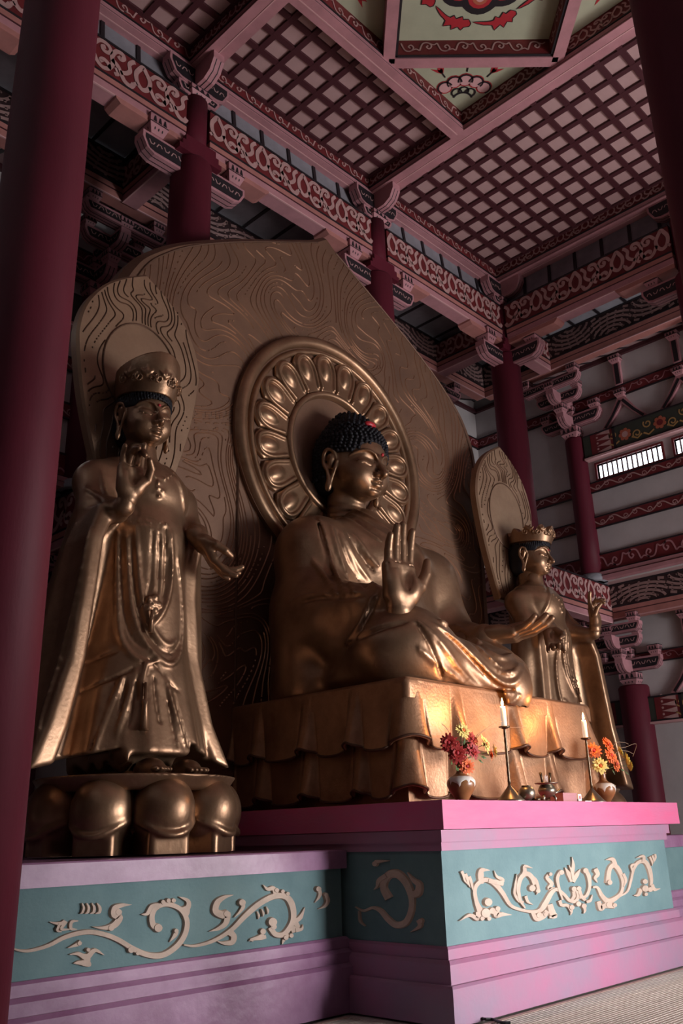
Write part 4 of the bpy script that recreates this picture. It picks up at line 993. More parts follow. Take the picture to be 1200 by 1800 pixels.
# folds traced from the photograph
ridge = [[(560,886),(600,897),(640,918),(676,942),(700,955)],[(548,890),(590,905),(634,930),(668,950)],[(575,884),(620,896),(660,916),(690,936)],
 [(560,912),(572,950),(582,990),(600,1030),(612,1046)],[(582,925),(590,960),(604,1000),(622,1040)],[(548,985),(570,1012),(590,1042)],
 [(600,935),(618,975),(640,1010),(664,1035)],[(622,940),(640,968),(664,995)],[(510,1060),(535,1048),(575,1045)],[(655,1046),(645,1075),(630,1105),(606,1135)]]
B.lines(ridge,.034,.022)
B.lines([[(552,898),(566,940),(577,985),(594,1028)],[(592,932),(604,970),(622,1008),(646,1036)],[(566,891),(606,905),(648,930)],[(525,1062),(560,1050),(600,1052),(640,1046)],[(612,940),(632,974),(655,1002)]],.026,.018,True)
lap = [[(762,1098),(800,1125),(840,1165),(870,1196),(896,1205),(914,1190),(918,1165)],[(775,1093),(815,1118),(850,1150),(878,1178),(900,1184),(912,1168)],[(800,1100),(835,1125),(862,1150),(885,1160),(900,1150)],
 [(728,1090),(760,1115),(788,1150),(815,1190),(855,1222),(890,1240),(912,1222)],[(735,1140),(770,1170),(820,1205),(860,1238)]]
B.lines(lap,.042,.018); B.lines([[(770,1105),(806,1136),(845,1178),(876,1208),(904,1212)],[(788,1100),(825,1126),(858,1158),(882,1176),(902,1174)]],.026,.015,True)
B.lines([[(728,1092),(752,1125),(770,1165),(778,1200)],[(600,1140),(640,1118),(680,1102),(715,1094)],[(664,1046),(650,1075),(634,1108),(606,1140)]],.026,.015,True)
B.box((BX,8.1,2.9),(2.6,2.30,.14),.01,.02,True)
B.mesh('robed_body','bronze',bud)
SDFS = {'buddha':B}
# hands
pr = [(3,6,6,6),(0,4,5,6),(0,6,6,6),(-4,10,8,8),[(.10,-.03,.08),(.26,-.05,.20),(.35,-.06,.36),(.385,-.06,.52)]]
hand_field(pr,wr=.10).mesh('hand','bronze',bud,HR+np.array([0,0,-.05]),rmat(-4,3,-10)*1.02)['label'] = 'raised right hand, open palm forward'
pl = [(4,12,16,16),(1,10,14,14),(-2,14,14,14),(-6,16,16,14),[(.10,-.05,.10),(.24,-.10,.22),(.30,-.15,.38),(.30,-.18,.50)]]
# left hand: fingers forward, palm up
d = np.array([.42,-.90,.02]); d /= np.linalg.norm(d); up = np.array([0,0,1.]); yax = -up; xax = np.cross(yax,d); M = np.stack([xax,yax,d],1)
hand_field(pl,side=-1).mesh('hand','bronze',bud,np.array([9.88,6.84,3.98]),M*1.06)['label'] = 'lowered left hand, palm up above the knee'

# throne with two tiers of sculpted cloth -----------------------------------------
thr = empty('draped_throne',(8.92,7.2,1.78),'square bronze throne draped with two tiers of cast cloth pleats','throne')
TX0,TX1,TY0,TY1,TZ = 7.10,10.74,5.93,8.70,3.02
PL = {'side':[(485,1238),(548,1225),(632,1210)],'front':[(798,1205),(900,1232),(960,1240)]}
sp = [(TY1-px(u,v,0,TX0)[1]) for u,v in ((408,1330),(460,1322),(548,1310),(632,1300))]
fp_ = [(px(u,v,1,TY0)[0]-TX0) for u,v in ((798,1310),(898,1300),(962,1300))]
A1 = TY1-TY0; A2 = A1+(TX1-TX0)
pleats = [(s,.11,1.0) for s in sp]+[(A1+.02,.17,1.3)]+[(A1+s,.11,1.0) for s in fp_]+[(A2-.05,.16,1.2)]+[(A2+A1*f,.11,1.0) for f in (.3,.6,.85)]
def perim(s, off):
    """point of the throne outline at arc length s pushed outwards by off; corners rounded"""
    rc = .16
    if s < A1-rc: return (TX0-off, TY1-s)
    if s < A1+rc:
        a = (s-(A1-rc))/(2*rc)*PI/2; return (TX0+rc-(rc+off)*math.cos(a), TY0+rc-(rc+off)*math.sin(a))
    if s < A2-rc: return (TX0+(s-A1), TY0-off)
    if s < A2+rc:
        a = (s-(A2-rc))/(2*rc)*PI/2; return (TX1-rc+(rc+off)*math.sin(a), TY0+rc-(rc+off)*math.cos(a))
    return (TX1+off, TY0+(s-A2))
def cloth_tier(name, ztop, zhem, lift, base, seed, hemlab):
    rnd = random.Random(seed); S = 2*A1+(TX1-TX0); ns, nz = 420, 34
    P = [(c+rnd.uniform(-.02,.02),w,a) for c,w,a in pleats]
    V = []
    for i in range(ns+1):
        s = S*i/ns; hem = 0; 
        ds = [(s-c)/w for c,w,a in P]
        j = min(range(len(ds)), key=lambda q: abs(ds[q]))
        # hem sags between pleats, rises at them
        cs = sorted([0]+[c for c,_,_ in P]+[S]); lo = max([c for c in cs if c<=s] or [0]); hi = min([c for c in cs if c>s] or [S]); f = (s-lo)/max(hi-lo,.01)
        hem = zhem-.035*math.sin(PI*min(max(f,0),1))+.07*math.exp(-(ds[j]/1.2)**2)*P[j][2]
        for k in range(nz+1):
            t = k/nz; z = ztop+(hem-ztop)*t; off = base+.03*math.sin(s*5+seed)*t; ss = s
            for (c,w,a),dd in zip(P,ds):
                if abs(dd) > 3: continue
                g = t**1.25*a
                ww = .60+.30*t
                x = dd/ww
                # box pleat: flat crest, hard shadowed sides that tuck underneath
                off += .105*g*(1/(1+math.exp((abs(x)-.85)*9)))-.03*g*math.exp(-((abs(x)-1.25)/.25)**2)
                ss += -.10*g*math.tanh(x*2.2)*math.exp(-((abs(x)-1.15)/.35)**2)*w*3*-1
            off += .03*t*t
            x,y = perim(ss, off); V.append((x,y,z))
    F = [(i*(nz+1)+k, i*(nz+1)+k+1, (i+1)*(nz+1)+k+1, (i+1)*(nz+1)+k) for i in range(ns) for k in range(nz)]
    o = mesh(name,V,F,'bronze_cloth',thr,True)
    md = o.modifiers.new('thick','SOLIDIFY'); md.thickness = .032; md.offset = -1; md2 = o.modifiers.new('soft','SUBSURF'); md2.levels = md2.render_levels = 1
    # rolled hem band
    m = MB(); hemP = [V[i*(nz+1)+nz] for i in range(ns+1)]; m.tube([(x,y,z+.012) for x,y,z in hemP], .014, 6); m.build('hem','bronze_line',o,True)
    return o
cloth_tier('upper_cloth', TZ, 2.34, 0, .07, 3, 1); cloth_tier('lower_cloth', 2.75, 1.86, 0, .0, 8, 1)
T = SDF((6.9,5.75,2.8),(10.95,8.85,3.15),.03); T.box(((TX0+TX1)/2,(TY0+TY1)/2,2.9),((TX1-TX0)/2+.07,(TY1-TY0)/2+.07,.15),.07,.02); T.mesh('seat_top','bronze_cloth',thr)
MB().box(TX0+.12,TX1-.12,TY0+.14,TY1,1.785,2.9).build('core','bronze_cloth',thr)

# the great halo ------------------------------------------------------------------
def pointed(cx, zb, zt, hw, zw, n=60, p=1.0):
    """pointed-arch outline: half width hw at height zw, straight-ish below, ogive above"""
    R = []
    for i in range(n+1):
        t = i/n
        if t < .3: z = zb+(zw-zb)*(t/.3); w = hw*(p+(1-p)*math.sin(PI/2*t/.3))
        else:
            q = (t-.3)/.7; a = q*PI/2; w = hw*(math.cos(a)**.92)*(1-.02*math.sin(PI*q)); z = zw+(zt-zw)*(math.sin(a)*(1-.0*q)+.0)
            w = hw*(1-q**2.15)**.88 if q<1 else 0; z = zw+(zt-zw)*(q**.93)
        R.append((w,z))
    return R
def flame_lines(name, parent, mt, cx, y, inside, x0,x1,z0,z1, k, centers, r=.013, step=.03, wav=.5, seed=0, th=.0):
    xs = np.arange(x0,x1,step); zs = np.arange(z0,z1,step); X,Z = np.meshgrid(xs,zs,indexing='ij')
    x = X-cx; z = Z.copy(); U = x.copy(); Vv = z.copy()
    for (c0,c1,R,tw) in centers:
        dx,dz = U-c0,Vv-c1; rr = np.hypot(dx,dz); a = tw*np.exp(-(rr/R)**2); ca,sa = np.cos(a),np.sin(a); U,Vv = c0+dx*ca-dz*sa, c1+dx*sa+dz*ca
    ph = k*(U+wav*.16*np.sin(Vv*2.1+seed+U*.8)+wav*.07*np.sin(Vv*5.3+U*2+seed*2)*1.0)
    fl = np.floor(ph); V = []; F = []
    env = (np.sin(Vv*1.7+np.floor(ph)*2.4+seed)+.75)                        # gaps so the strokes begin and end
    M = inside(X,Z)&(env>0)
    def seg(a,b):
        dx,dz = b[0]-a[0],b[1]-a[1]; L = math.hypot(dx,dz)
        if L<1e-4 or L>step*2: return
        nx,nz = -dz/L*r,dx/L*r; n = len(V); ex,ez = dx/L*r*.4,dz/L*r*.4
        V.extend([(a[0]-nx-ex,y+.004,a[1]-nz-ez),(a[0]-ex,y-r*.9,a[1]-ez),(a[0]+nx-ex,y+.004,a[1]+nz-ez),(b[0]-nx+ex,y+.004,b[1]-nz+ez),(b[0]+ex,y-r*.9,b[1]+ez),(b[0]+nx+ex,y+.004,b[1]+nz+ez)])
        F.extend([(n,n+1,n+4,n+3),(n+1,n+2,n+5,n+4)])
    A,Bq,Cq,D = ph[:-1,:-1],ph[1:,:-1],ph[1:,1:],ph[:-1,1:]
    fa = np.floor(np.minimum(np.minimum(A,Bq),np.minimum(Cq,D))); fb = np.floor(np.maximum(np.maximum(A,Bq),np.maximum(Cq,D)))
    for i,j in np.argwhere((fa!=fb)&M[:-1,:-1]&(fb-fa<2)):
        lv = fb[i,j]; c = [(xs[i],zs[j],A[i,j]),(xs[i+1],zs[j],Bq[i,j]),(xs[i+1],zs[j+1],Cq[i,j]),(xs[i],zs[j+1],D[i,j])]; pts = []
        for q in range(4):
            p1,p2 = c[q],c[(q+1)%4]
            if (p1[2]<lv)!=(p2[2]<lv): t = (lv-p1[2])/(p2[2]-p1[2]); pts.append((p1[0]+(p2[0]-p1[0])*t,p1[1]+(p2[1]-p1[1])*t))
        if len(pts)==2: seg(*pts)
    o = mesh(name,V,F,mt,parent); o['kind']='stuff'; return o
def slab(name, outline, cx, y0, y1, m, parent, bev=.06, sub=None):
    P = [(cx-w,z) for w,z in outline]+[(cx+w,z) for w,z in outline[::-1][1:]]
    n = len(P); czz = sum(p[1] for p in P)/n
    def ins(a,b,e): L = math.hypot(a-cx,b-czz) or 1; return (a-(a-cx)/L*e, b-(b-czz)/L*e)
    V = [(*ins(a,b,bev),0) for a,b in P]
    V = [(v[0],y0,v[1]) for v in V]+[(a,y0+bev,b) for a,b in P]+[(a,y1,b) for a,b in P]
    F = [tuple(range(n)),tuple(range(3*n-1,2*n-1,-1))]+[(k+i,k+n+i,k+n+(i+1)%n,k+(i+1)%n) for k in (0,n) for i in range(n)]
    o = mesh(name,V,F,m,parent); return o
halo = empty('great_halo',(BX,8.8,1.38),'giant leaf-shaped bronze halo carved with swirling flame lines','halo')
ol_ = [(3.72,1.4),(3.86,4),(3.95,6),(3.98,7.2),(3.93,8.15),(3.70,8.75),(3.38,9.12),(2.98,9.45),(2.43,9.80),(1.80,10.15),(1.20,10.46),(.66,10.74),(.28,10.94),(0,11.14)]
ol = [tuple(p) for p in spline(ol_,5)]
slab('halo_slab', ol, BX, 8.70, 9.05, 'bronze_halo', halo, .10)
def ins_halo(X,Z):
    w = np.interp(Z,[p[1] for p in ol],[p[0] for p in ol]); d = np.hypot(X-BX,(Z-6.95)); return (abs(X-BX)<w-.22)&(Z>3.0)&(Z<10.8)&(d>1.98)
cen = [(-2.6,5.0,.7,3.6),(-2.3,7.9,.8,-3.2),(2.3,7.6,.75,3.6),(2.2,5.2,.7,-3.6),(-.9,9.5,.6,2.6),(1.0,9.4,.6,-2.6),(-2.9,6.5,.5,-3),(2.95,6.4,.5,3),(-2.7,3.7,.55,3.4),(1.6,4.1,.5,3.2),(2.7,4.0,.5,-3.2),(.3,8.9+.5,.35,2.2),(-1.8,4.2,.5,-3)]
cen = [(a,b,c,d) for a,b,c,d in cen]
flame_lines('flame_lines', halo, 'bronze_ridge', BX, 8.70, ins_halo, BX-3.9,BX+3.9,3.0,10.9, 7.2, cen, .014, .035, 1.6, 1.3)
m = MB(); inner = [(w-.20,z) for w,z in ol if w>.35]
m.tube([(BX-w,8.695,z) for w,z in inner], .016, 5); m.tube([(BX+w,8.695,z) for w,z in inner], .016, 5); m.tube([(BX-1.86,8.69,3.1),(BX-1.86,8.69,6.4)],.018,5); m.tube([(BX+1.86,8.69,3.1),(BX+1.86,8.69,6.4)],.018,5); o = m.build('border_line','bronze_line',halo); o['kind']='stuff'
# round lotus aureole
AZ = 6.97; AR = 1.88
m = MB()
def ring(m, r, w, y0, h, n=96):
    prof = [(r-w,0),(r-w*.7,h*.8),(r,h),(r+w*.7,h*.8),(r+w,0)]; k = len(prof)
    V = [(BX+p[0]*math.cos(2*PI*i/n), y0-p[1], AZ+p[0]*math.sin(2*PI*i/n)) for i in range(n) for p in prof]
    m.add(V,[(i*k+j,((i+1)%n)*k+j,((i+1)%n)*k+j+1,i*k+j+1) for i in range(n) for j in range(k-1)])
aur = MB(); ring(aur, AR, .10, 8.64, .10); ring(aur, AR-.17,.05,8.64,.07)
ring(aur, 1.0,.055,8.62,.10); aur_o = aur.build('aureole_rings','bronze',halo,True)
m = MB(); m.add([(BX+(AR+.1)*math.cos(2*PI*i/96),y,AZ+(AR+.1)*math.sin(2*PI*i/96)) for y in (8.63,8.72) for i in range(96)],[tuple(range(96))]+[(i,(i+1)%96,(i+1)%96+96,i+96) for i in range(96)]); m.build('aureole_disc','bronze_halo',halo)
NPp = 20; Lp = SDF((-.30,-.16,1.0),(.30,.1,1.80),.014)
def petf(X,Y,Z):
    t = (Z-1.03)/.68; w = .155+.10*t; ztop = 1.70; 
    e = np.sqrt((X/np.maximum(w,.02))**2); body = np.maximum(np.abs(X)-w, Z-(ztop-(X/.22)**2*.14)); return np.maximum(body, np.maximum(1.04-Z, np.abs(Y)-.03))
Lp.put(petf,(-.27,-.04,1.03),(.27,.04,1.72),.01); Lp.chain(spline([(-.13,-.035,1.10),(-.18,-.04,1.40),(-.13,-.045,1.58),(0,-.05,1.64),(.13,-.045,1.58),(.18,-.04,1.40),(.13,-.035,1.10)],4),.028,.025); Lp.ell((0,-.02,1.42),(.10,.07,.17),.04)
P0 = Lp.mesh('lotus_petal','bronze',halo,(0,0,0))
pd = P0.data; co = np.empty(len(pd.vertices)*3,np.float32); pd.vertices.foreach_get('co',co); co = co.reshape(-1,3)
P0.matrix_parent_inverse = Matrix.Translation(-Vector(halo.location)); P0.location = (BX,8.60,AZ)
for i in range(NPp):
    o = P0 if i==0 else dup(P0, halo); o.rotation_euler = (0,2*PI*i/NPp+.15,0)
# ---------------------------------------------------------------- the two standing attendants
def V3(*a): return np.array(a,float)
SX, SY = 5.05, 7.72
S = SDF((3.35,6.70,1.98),(6.25,8.30,5.70),.019)
# robe: bell shaped, elliptical sections; (z, half width, half depth, centre y)
RB = [(2.02,.80,.66,7.70),(2.3,.75,.60,7.70),(2.8,.66,.52,7.72),(3.3,.56,.47,7.74),(3.9,.52,.45,7.75),(4.5,.50,.42,7.76),(4.9,.46,.36,7.76),(5.2,.50,.34,7.78),(5.35,.40,.28,7.80)]
def robe(X,Y,Z):
    zz = [r[0] for r in RB]; hw = np.interp(Z,zz,[r[1] for r in RB]); dp = np.interp(Z,zz,[r[2] for r in RB]); cy = np.interp(Z,zz,[r[3] for r in RB])
    x = X-(SX-.08); y = Y-cy; th = np.arctan2(y/dp,x/hw); fl = np.clip((3.35-Z)/1.2,0,1)
    pl = fl*(.065*np.abs(np.sin(th*4.5+.5))**.6+.02*np.sin(th*17+1))
    q = np.sqrt((x/hw)**2+(y/dp)**2); return np.maximum((q-1-pl)*np.minimum(hw,dp)*.9, np.maximum(2.15+.05*np.sin(th*9)-Z, Z-5.35))
S.put(robe,(4.0,6.9,2.05),(6.1,8.4,5.4),.03)
S.ell((SX-.08,7.66,5.02),(.46,.32,.36),.12); S.ell((SX-.06,7.72,4.5),(.48,.42,.4),.15)
S.cap((SX-.22,7.80,5.34),(SX-.62,7.82,5.06),.16,.21,.12); S.cap((SX+.05,7.80,5.34),(SX+.42,7.82,5.08),.16,.20,.12)
S.cap((SX-.10,7.80,5.3),(SX-.10,7.80,5.56),.19,.17,.06)
# upper arms, elbows, wide hanging sleeves that sweep out to pointed hems
S.cap((SX-.62,7.82,5.08),(SX-.72,7.60,4.66),.23,.19,.10); S.cap((SX+.43,7.82,5.06),(SX+.48,7.66,4.68),.20,.17,.10)
S.cap((SX-.68,7.58,4.68),(SX-.70,7.24,4.58),.17,.13,.06); S.cap((SX+.47,7.66,4.72),(SX+.38,7.36,4.60),.15,.12,.06)
def sheet(P):                        # a hanging sleeve: a flat slab whose centre, width and thickness follow the height
    P = P[::-1]; zz = [p[0][2] for p in P]
    def f(X,Y,Z):
        cx = np.interp(Z,zz,[p[0][0] for p in P]); cy = np.interp(Z,zz,[p[0][1] for p in P]); w = np.interp(Z,zz,[p[1] for p in P]); t = np.interp(Z,zz,[p[2] for p in P])
        rr = .05; qx = np.abs(X-cx)-t+rr; qy = np.abs(Y-cy)-w+rr
        return np.maximum(np.sqrt(np.maximum(qx,0)**2+np.maximum(qy,0)**2)+np.minimum(np.maximum(qx,qy),0)-rr, np.abs(Z-(zz[0]+zz[-1])/2)-(zz[-1]-zz[0])/2)
    m = max(p[1] for p in P)+.1; xs = [p[0][0] for p in P]; S.put(f,(min(xs)-.25,7.4-m,zz[0]),(max(xs)+.25,7.5+m,zz[-1]),.06)
L_ = [(V3(SX-.78,7.42,4.62),.20,.10),(V3(SX-.92,7.42,4.25),.24,.085),(V3(SX-.98,7.42,3.68),.26,.085),(V3(SX-1.05,7.42,3.06),.28,.09),(V3(SX-1.20,7.42,2.46),.30,.11),(V3(SX-1.34,7.42,2.05),.30,.12)]
R2 = [(V3(SX+.46,7.60,4.62),.18,.10),(V3(SX+.40,7.66,4.25),.20,.085),(V3(SX+.40,7.66,3.9),.20,.085),(V3(SX+.46,7.66,3.24),.22,.085),(V3(SX+.60,7.64,2.6),.26,.09),(V3(SX+.84,7.60,2.05),.28,.10)]
sheet(L_); sheet(R2)
S.cap((SX-.72,7.75,4.5),(SX-1.12,7.8,2.3),.20,.26,.15); S.cap((SX+.5,7.75,4.5),(SX+.60,7.85,2.3),.18,.24,.15)
S.chain([(SX-.70,7.24,4.58),(SX-.70,7.10,4.58),(SX-.69,7.06,4.70)],[.10,.10,.088],.03); S.cap((SX+.38,7.36,4.60),(SX+.35,7.28,4.54),.10,.09,.02)
# hem of the sleeves cut on the slant
S.box((SX-1.25,7.4,1.98),(.8,.9,.14),.02,.03,True,rot=rmat(0,-14,0)); S.box((SX+.95,7.4,2.0),(.8,.9,.14),.02,.03,True,rot=rmat(0,18,0))
# sashes, U-shaped drapes, skirt folds, traced from the photograph
big = [[(206,935),(205,1010),(206,1080),(212,1125),(232,1155),(262,1168),(280,1160)],[(222,945),(226,1020),(232,1080),(250,1125),(280,1160),(300,1170),(316,1150),(320,1100),(318,1040),(312,980)],
 [(238,925),(243,1000),(248,1050),(262,1095),(282,1128),(300,1136),(312,1120)],[(300,935),(302,990),(298,1040),(285,1080),(262,1105)]]
S.lines(big,.030,.015); l1 = S.last
mid = [[(214,950),(214,1030),(219,1090),(236,1130),(262,1142)],[(230,935),(234,1010),(240,1065),(256,1108),(282,1142),(304,1150),(316,1126)],[(268,928),(267,990),(262,1040),(248,1068)],[(280,928),(280,990),(276,1050)],[(290,930),(292,1000),(287,1050)],
 [(150,1168),(190,1150),(222,1138)],[(130,1222),(180,1200),(222,1182),(258,1162)],[(262,1160),(285,1180),(300,1205),(318,1215)],[(205,1195),(190,1240),(172,1290),(150,1340)],[(222,1190),(214,1240),(200,1300)],[(240,1185),(238,1240),(225,1290)],[(292,1200),(300,1260),(312,1320)],[(305,1210),(318,1270),(335,1325)],[(270,1190),(274,1230),(280,1270)]]
S.lines(mid,.0165,.008,True); l2 = S.last
S.lines([[(240,1175),(225,1230),(205,1290),(195,1330)],[(215,1190),(190,1250),(160,1330)],[(290,1190),(305,1250),(325,1310)],[(258,1165),(248,1200),(250,1230)]],.026,.02); l3 = S.last
S.lines([[(158,930),(140,1020),(112,1140),(80,1240),(66,1290)]],.020,.03)
S.lines([[(150,858),(175,872),(192,890),(198,905)],[(178,830),(186,870),(190,900)],[(306,838),(318,860),(324,900)]],.02,.03)
S.lines([[(238,905),(262,908),(290,920)],[(236,922),(262,926),(290,940)]],.018,.008)
S.lines([[(225,850),(236,880),(242,905)],[(262,805),(290,818),(312,838)]],.014,.02,True)
# flower clasp and necklace
fc = S.on(268,1062)
if fc is not None:
    for a in np.arange(5)*2*PI/5: S.ell(fc+V3(.06*math.cos(a),-.01,.07*math.sin(a)),(.04,.035,.04),.008)
    S.ell(fc,(.035,.05,.035),.008)
for u in range(0,11):
    p = S.on(258+u*5.2, 826+math.sin(u/10*PI)*16); 
    if p is not None: S.ell(p,(.022,.022,.022),.006)
for u,v in ((278,848),(278,858),(272,866),(286,864),(279,872)):
    p = S.on(u,v); 
    if p is not None: S.ell(p,(.028,.022,.028),.006)
for i in range(9):
    p = S.on(244+i*6, 913+i*1.1+3*(i%2)); 
    if p is not None: S.ell(p,(.02,.018,.02),.006)
# skirt opening between the feet
S.box((SX-.02,7.05,2.12),(.42,.28,.13),.05,.06,True)
# crown, hair band, and hair behind the ears (head-local)
def crown_field(tall):
    f = SDF((-.66,-.74,-.05),(.66,.75,1.08),.016)
    def hat(X,Y,Z):
        t = np.clip((Z-.28)/.66,0,1); hx = .49+.09*np.sin(t*PI*.62)-.05*t*t; hy = .56+.11*np.sin(t*PI*.6)-.05*t; top = .98-.16*(Y+.5)/1.0-.14*(X/.6)**2 if tall else .64+.07*np.cos(np.arctan2(X,-Y)*9)-.1*(Y+.4)
        q = (np.sqrt((X/hx)**2+((Y-.06)/hy)**2)-1)*.5
        return np.maximum(np.maximum(q,Z-top),.30-Z)
    f.put(hat,(-.6,-.7,.25),(.6,.7,1.05),.03)
    if not tall: f.ell((0,.08,.70),(.40,.46,.2),.03,True)
    rel = []
    for c in (-.32,.0,.32,-.62,.62):
        a = c*1.9; R0 = V3(math.sin(a)*.555,-math.cos(a)*.625+.06,.55)
        for b in range(3):
            an = PI/2+(b-1)*.9; P = [R0+V3(math.cos(a)*r*math.cos(an),math.sin(a)*r*math.cos(an),r*math.sin(an))*1.0 for r in (0,.07,.14)]
            f.chain(P,[.02,.035,.012],.015)
        for sg in (-1,1):
            f.chain([R0+V3(math.cos(a)*q[0]*sg,math.sin(a)*q[0]*sg,q[1]) for q in spiral(.12,-.04,.02,.09,0,420,12)],.014,.01)
    return f
def hairband_field():
    f = SDF((-.66,-.70,-.50),(.66,.75,.40),.018)
    f.ell((0,.10,.10),(.485,.565,.30)); f.ell((0,.22,-.12),(.45,.42,.42),.08); f.ell((0,-.52,-.12),(.455,.56,.42),.03,True); f.box((0,-.42,-.50),(.8,.46,.56),.05,.03,True); f.box((0,.1,.66),(.9,.9,.32),.02,.02,True)
    for i in range(40):
        a = -PI/2-2.0+4.0*i/39; p = V3(.465*math.cos(a),.08+.53*math.sin(a),.275-.09*math.cos(a)**2); f.chain([p+V3(0,-.01,-.06),p+V3(.03*math.sin(a),-.03*math.cos(a),.07)],.020,.012)
    return f
hb = hairband_field(); cr1 = crown_field(True); cr2 = crown_field(False); ff_ = face_field(.0135)
hp = [(2,4,6,8),(1,38,60,40),(-1,30,45,30),(-3,6,8,8),[(.10,-.05,.08),(.24,-.12,.22),(.24,-.22,.38),(.16,-.30,.48)]]
hd = [(4,12,14,14),(1,28,34,24),(-2,20,28,22),(-8,8,10,10),[(.10,-.05,.08),(.22,-.14,.22),(.20,-.22,.38),(.12,-.27,.48)]]
H1 = hand_field(hp,.014,wr=.10); H2 = hand_field(hd,.014,side=1,wr=.16)
# lotus base of eight swelling petals with stub feet
LB = SDF((-1.15,-1.15,0),(1.15,1.15,.74),.022)
def disc(X,Y,Z): r = np.sqrt(X*X+Y*Y); return np.maximum(r-(.80+.18*np.clip((Z-.45)/.25,0,1)),np.abs(Z-.62)-.07)
LB.put(disc,(-1,-1,.5),(1,1,.7),.02); LB.cap((0,0,.05),(0,0,.5),.55,.55,.02)
PT = SDF((.36,-.42,0),(1.18,.42,.72),.016)
PT.ell((.76,0,.38),(.30,.285,.32)); PT.box((.72,0,.09),(.25,.19,.13),.05,.02)
PT.chain([(.76+.265*math.cos(a),.262*math.sin(a),.165+.13*math.sin(a)**2) for a in np.linspace(-1.35,1.35,13)],.03,.03)
FT = SDF((-.5,-.5,-.02),(.5,.3,.22),.013)
for s in (-1,1):
    FT.ell((s*.20,-.05,.03),(.10,.22,.11))
    for i in range(5): FT.ell((s*.20+(i-2)*.043*-s,-.27+abs(i-1)*.012,.028),(.024,.055,.028),.01)
leaf = [(.42,5.2),(.56,5.6),(.74,6.2),(.85,6.8),(.86,7.1),(.78,7.42),(.58,7.74),(.34,7.96),(.12,8.10),(0,8.17)]
def attendant(xc, mir, label, tall):
    r = empty('standing_statue',(xc,SY,2.1),label,'statue')
    mx = None if not mir else (xc+SX,)
    X = lambda dx: xc+(-dx if mir else dx)
    S.mesh('robed_body','bronze',r,mirror=mx)
    hl = V3(4.95,7.77,5.98); M = rmat(7,0,-4)@np.diag([.62,.67,.71])
    g = lambda f,n,m: f.mesh(n,m,r,hl,M,mirror=mx)
    g(ff_,'head','bronze'); g(hb,'hair','hair_blue'); g(cr1 if tall else cr2,'crown','bronze')
    b = SDF((-.06,-.62,.05),(.06,-.42,.2),.008); b.ell((0,-.46,.115),(.03,.025,.03)); g(b,'forehead_jewel','red_dot')
    H1.mesh('hand','bronze',r,V3(SX-.69,7.05,4.72),rmat(-2,2,-6)*.64,mirror=mx)
    d = V3(.30,-.22,-.62); d /= np.linalg.norm(d); pn = V3(.72,-.55,.45); pn -= d*(pn@d); pn /= np.linalg.norm(pn); ya = -pn; xa = np.cross(ya,d); Mh = np.stack([xa,ya,d],1)
    H2.mesh('hand','bronze',r,V3(SX+.37,7.27,4.50),Mh*.66,mirror=mx)
    FT.mesh('feet','bronze',r,V3(SX-.05,7.18,2.085),mirror=mx)
    # tassels
    for (u0,v0,u1,v1,w) in ((267,1072,265,1112,.03),(256,1200,253,1282,.045)):
        A_ = S.on(u0,v0,depth=-.04); B_ = S.on(u1,v1,depth=-.05)
        if A_ is None or B_ is None: continue
        q = lambda t: ((mx[0]-(A_+(B_-A_)*t)[0] if mir else (A_+(B_-A_)*t)[0]), *((A_+(B_-A_)*t)[1:]))
        MB().tube([q(0),q(.35),q(.42),q(.5),q(1)],[.014,.016,w*.9,w*.6,w],8).build('tassel','bronze',r,True)
    b2 = empty('lotus_base',(xc,SY,1.375),('round bronze lotus base under the left standing statue' if not mir else 'round bronze lotus base under the right standing statue'),'base')
    LB.mesh('top_disc','bronze',b2,(xc,SY,1.38))
    p0 = PT.mesh('petal','bronze',b2,(0,0,0)); p0.matrix_parent_inverse = Matrix.Translation(-Vector(b2.location)); p0.location = (xc,SY,1.38)
    for i in range(9):
        o = p0 if i==0 else dup(p0,b2); o.rotation_euler = (0,0,2*PI*i/9-1.815)
    # leaf-shaped halo
    h = empty('leaf_halo',(xc,8.2,5.2),('leaf-shaped bronze halo with carved flames behind the left statue' if not mir else 'leaf-shaped bronze halo with carved flames behind the right statue'),'halo')
    o2 = [tuple(p) for p in spline(leaf,5)]
    slab('halo_slab',o2,xc+(.04 if not mir else -.04),8.12,8.26,'bronze_leaf',h,.03)
    hx = xc+(.04 if not mir else -.04)
    def ins(XX,ZZ): w = np.interp(ZZ,[p[1] for p in o2],[p[0] for p in o2]); return (abs(XX-hx)<w-.07)&(ZZ>5.3)&(ZZ<8.05)&((((XX-hx)/.55)**2+((ZZ-6.78)/.66)**2)>1)
    flame_lines('flame_lines',h,'bronze_line',hx,8.12,ins,hx-.95,hx+.95,5.2,8.2,12.5,[(-.5,6.3,.22,1.2),(.5,6.6,.22,-1.2),(.25,7.6,.2,1.6),(-.3,7.6,.2,-1.4),(0,7.75,.12,1.5)],.013,.022,.75,2.1)
    m = MB(); m.tube([(hx+.52*math.cos(a),8.115,6.78+.63*math.sin(a)) for a in np.linspace(0,2*PI,49)],.011,5,False); m.build('inner_ring_line','bronze_line',h)
    m = MB(); m.box(hx-.08,hx+.08,8.14,8.22,2.1,5.3); m.build('support_post','bronze_halo',h)
    return r
attendant(SX, False, 'bronze standing statue at left with tall smooth crown, right hand raised', True)
attendant(12.80, True, 'smaller-looking bronze standing statue at right with open leafy crown', False)
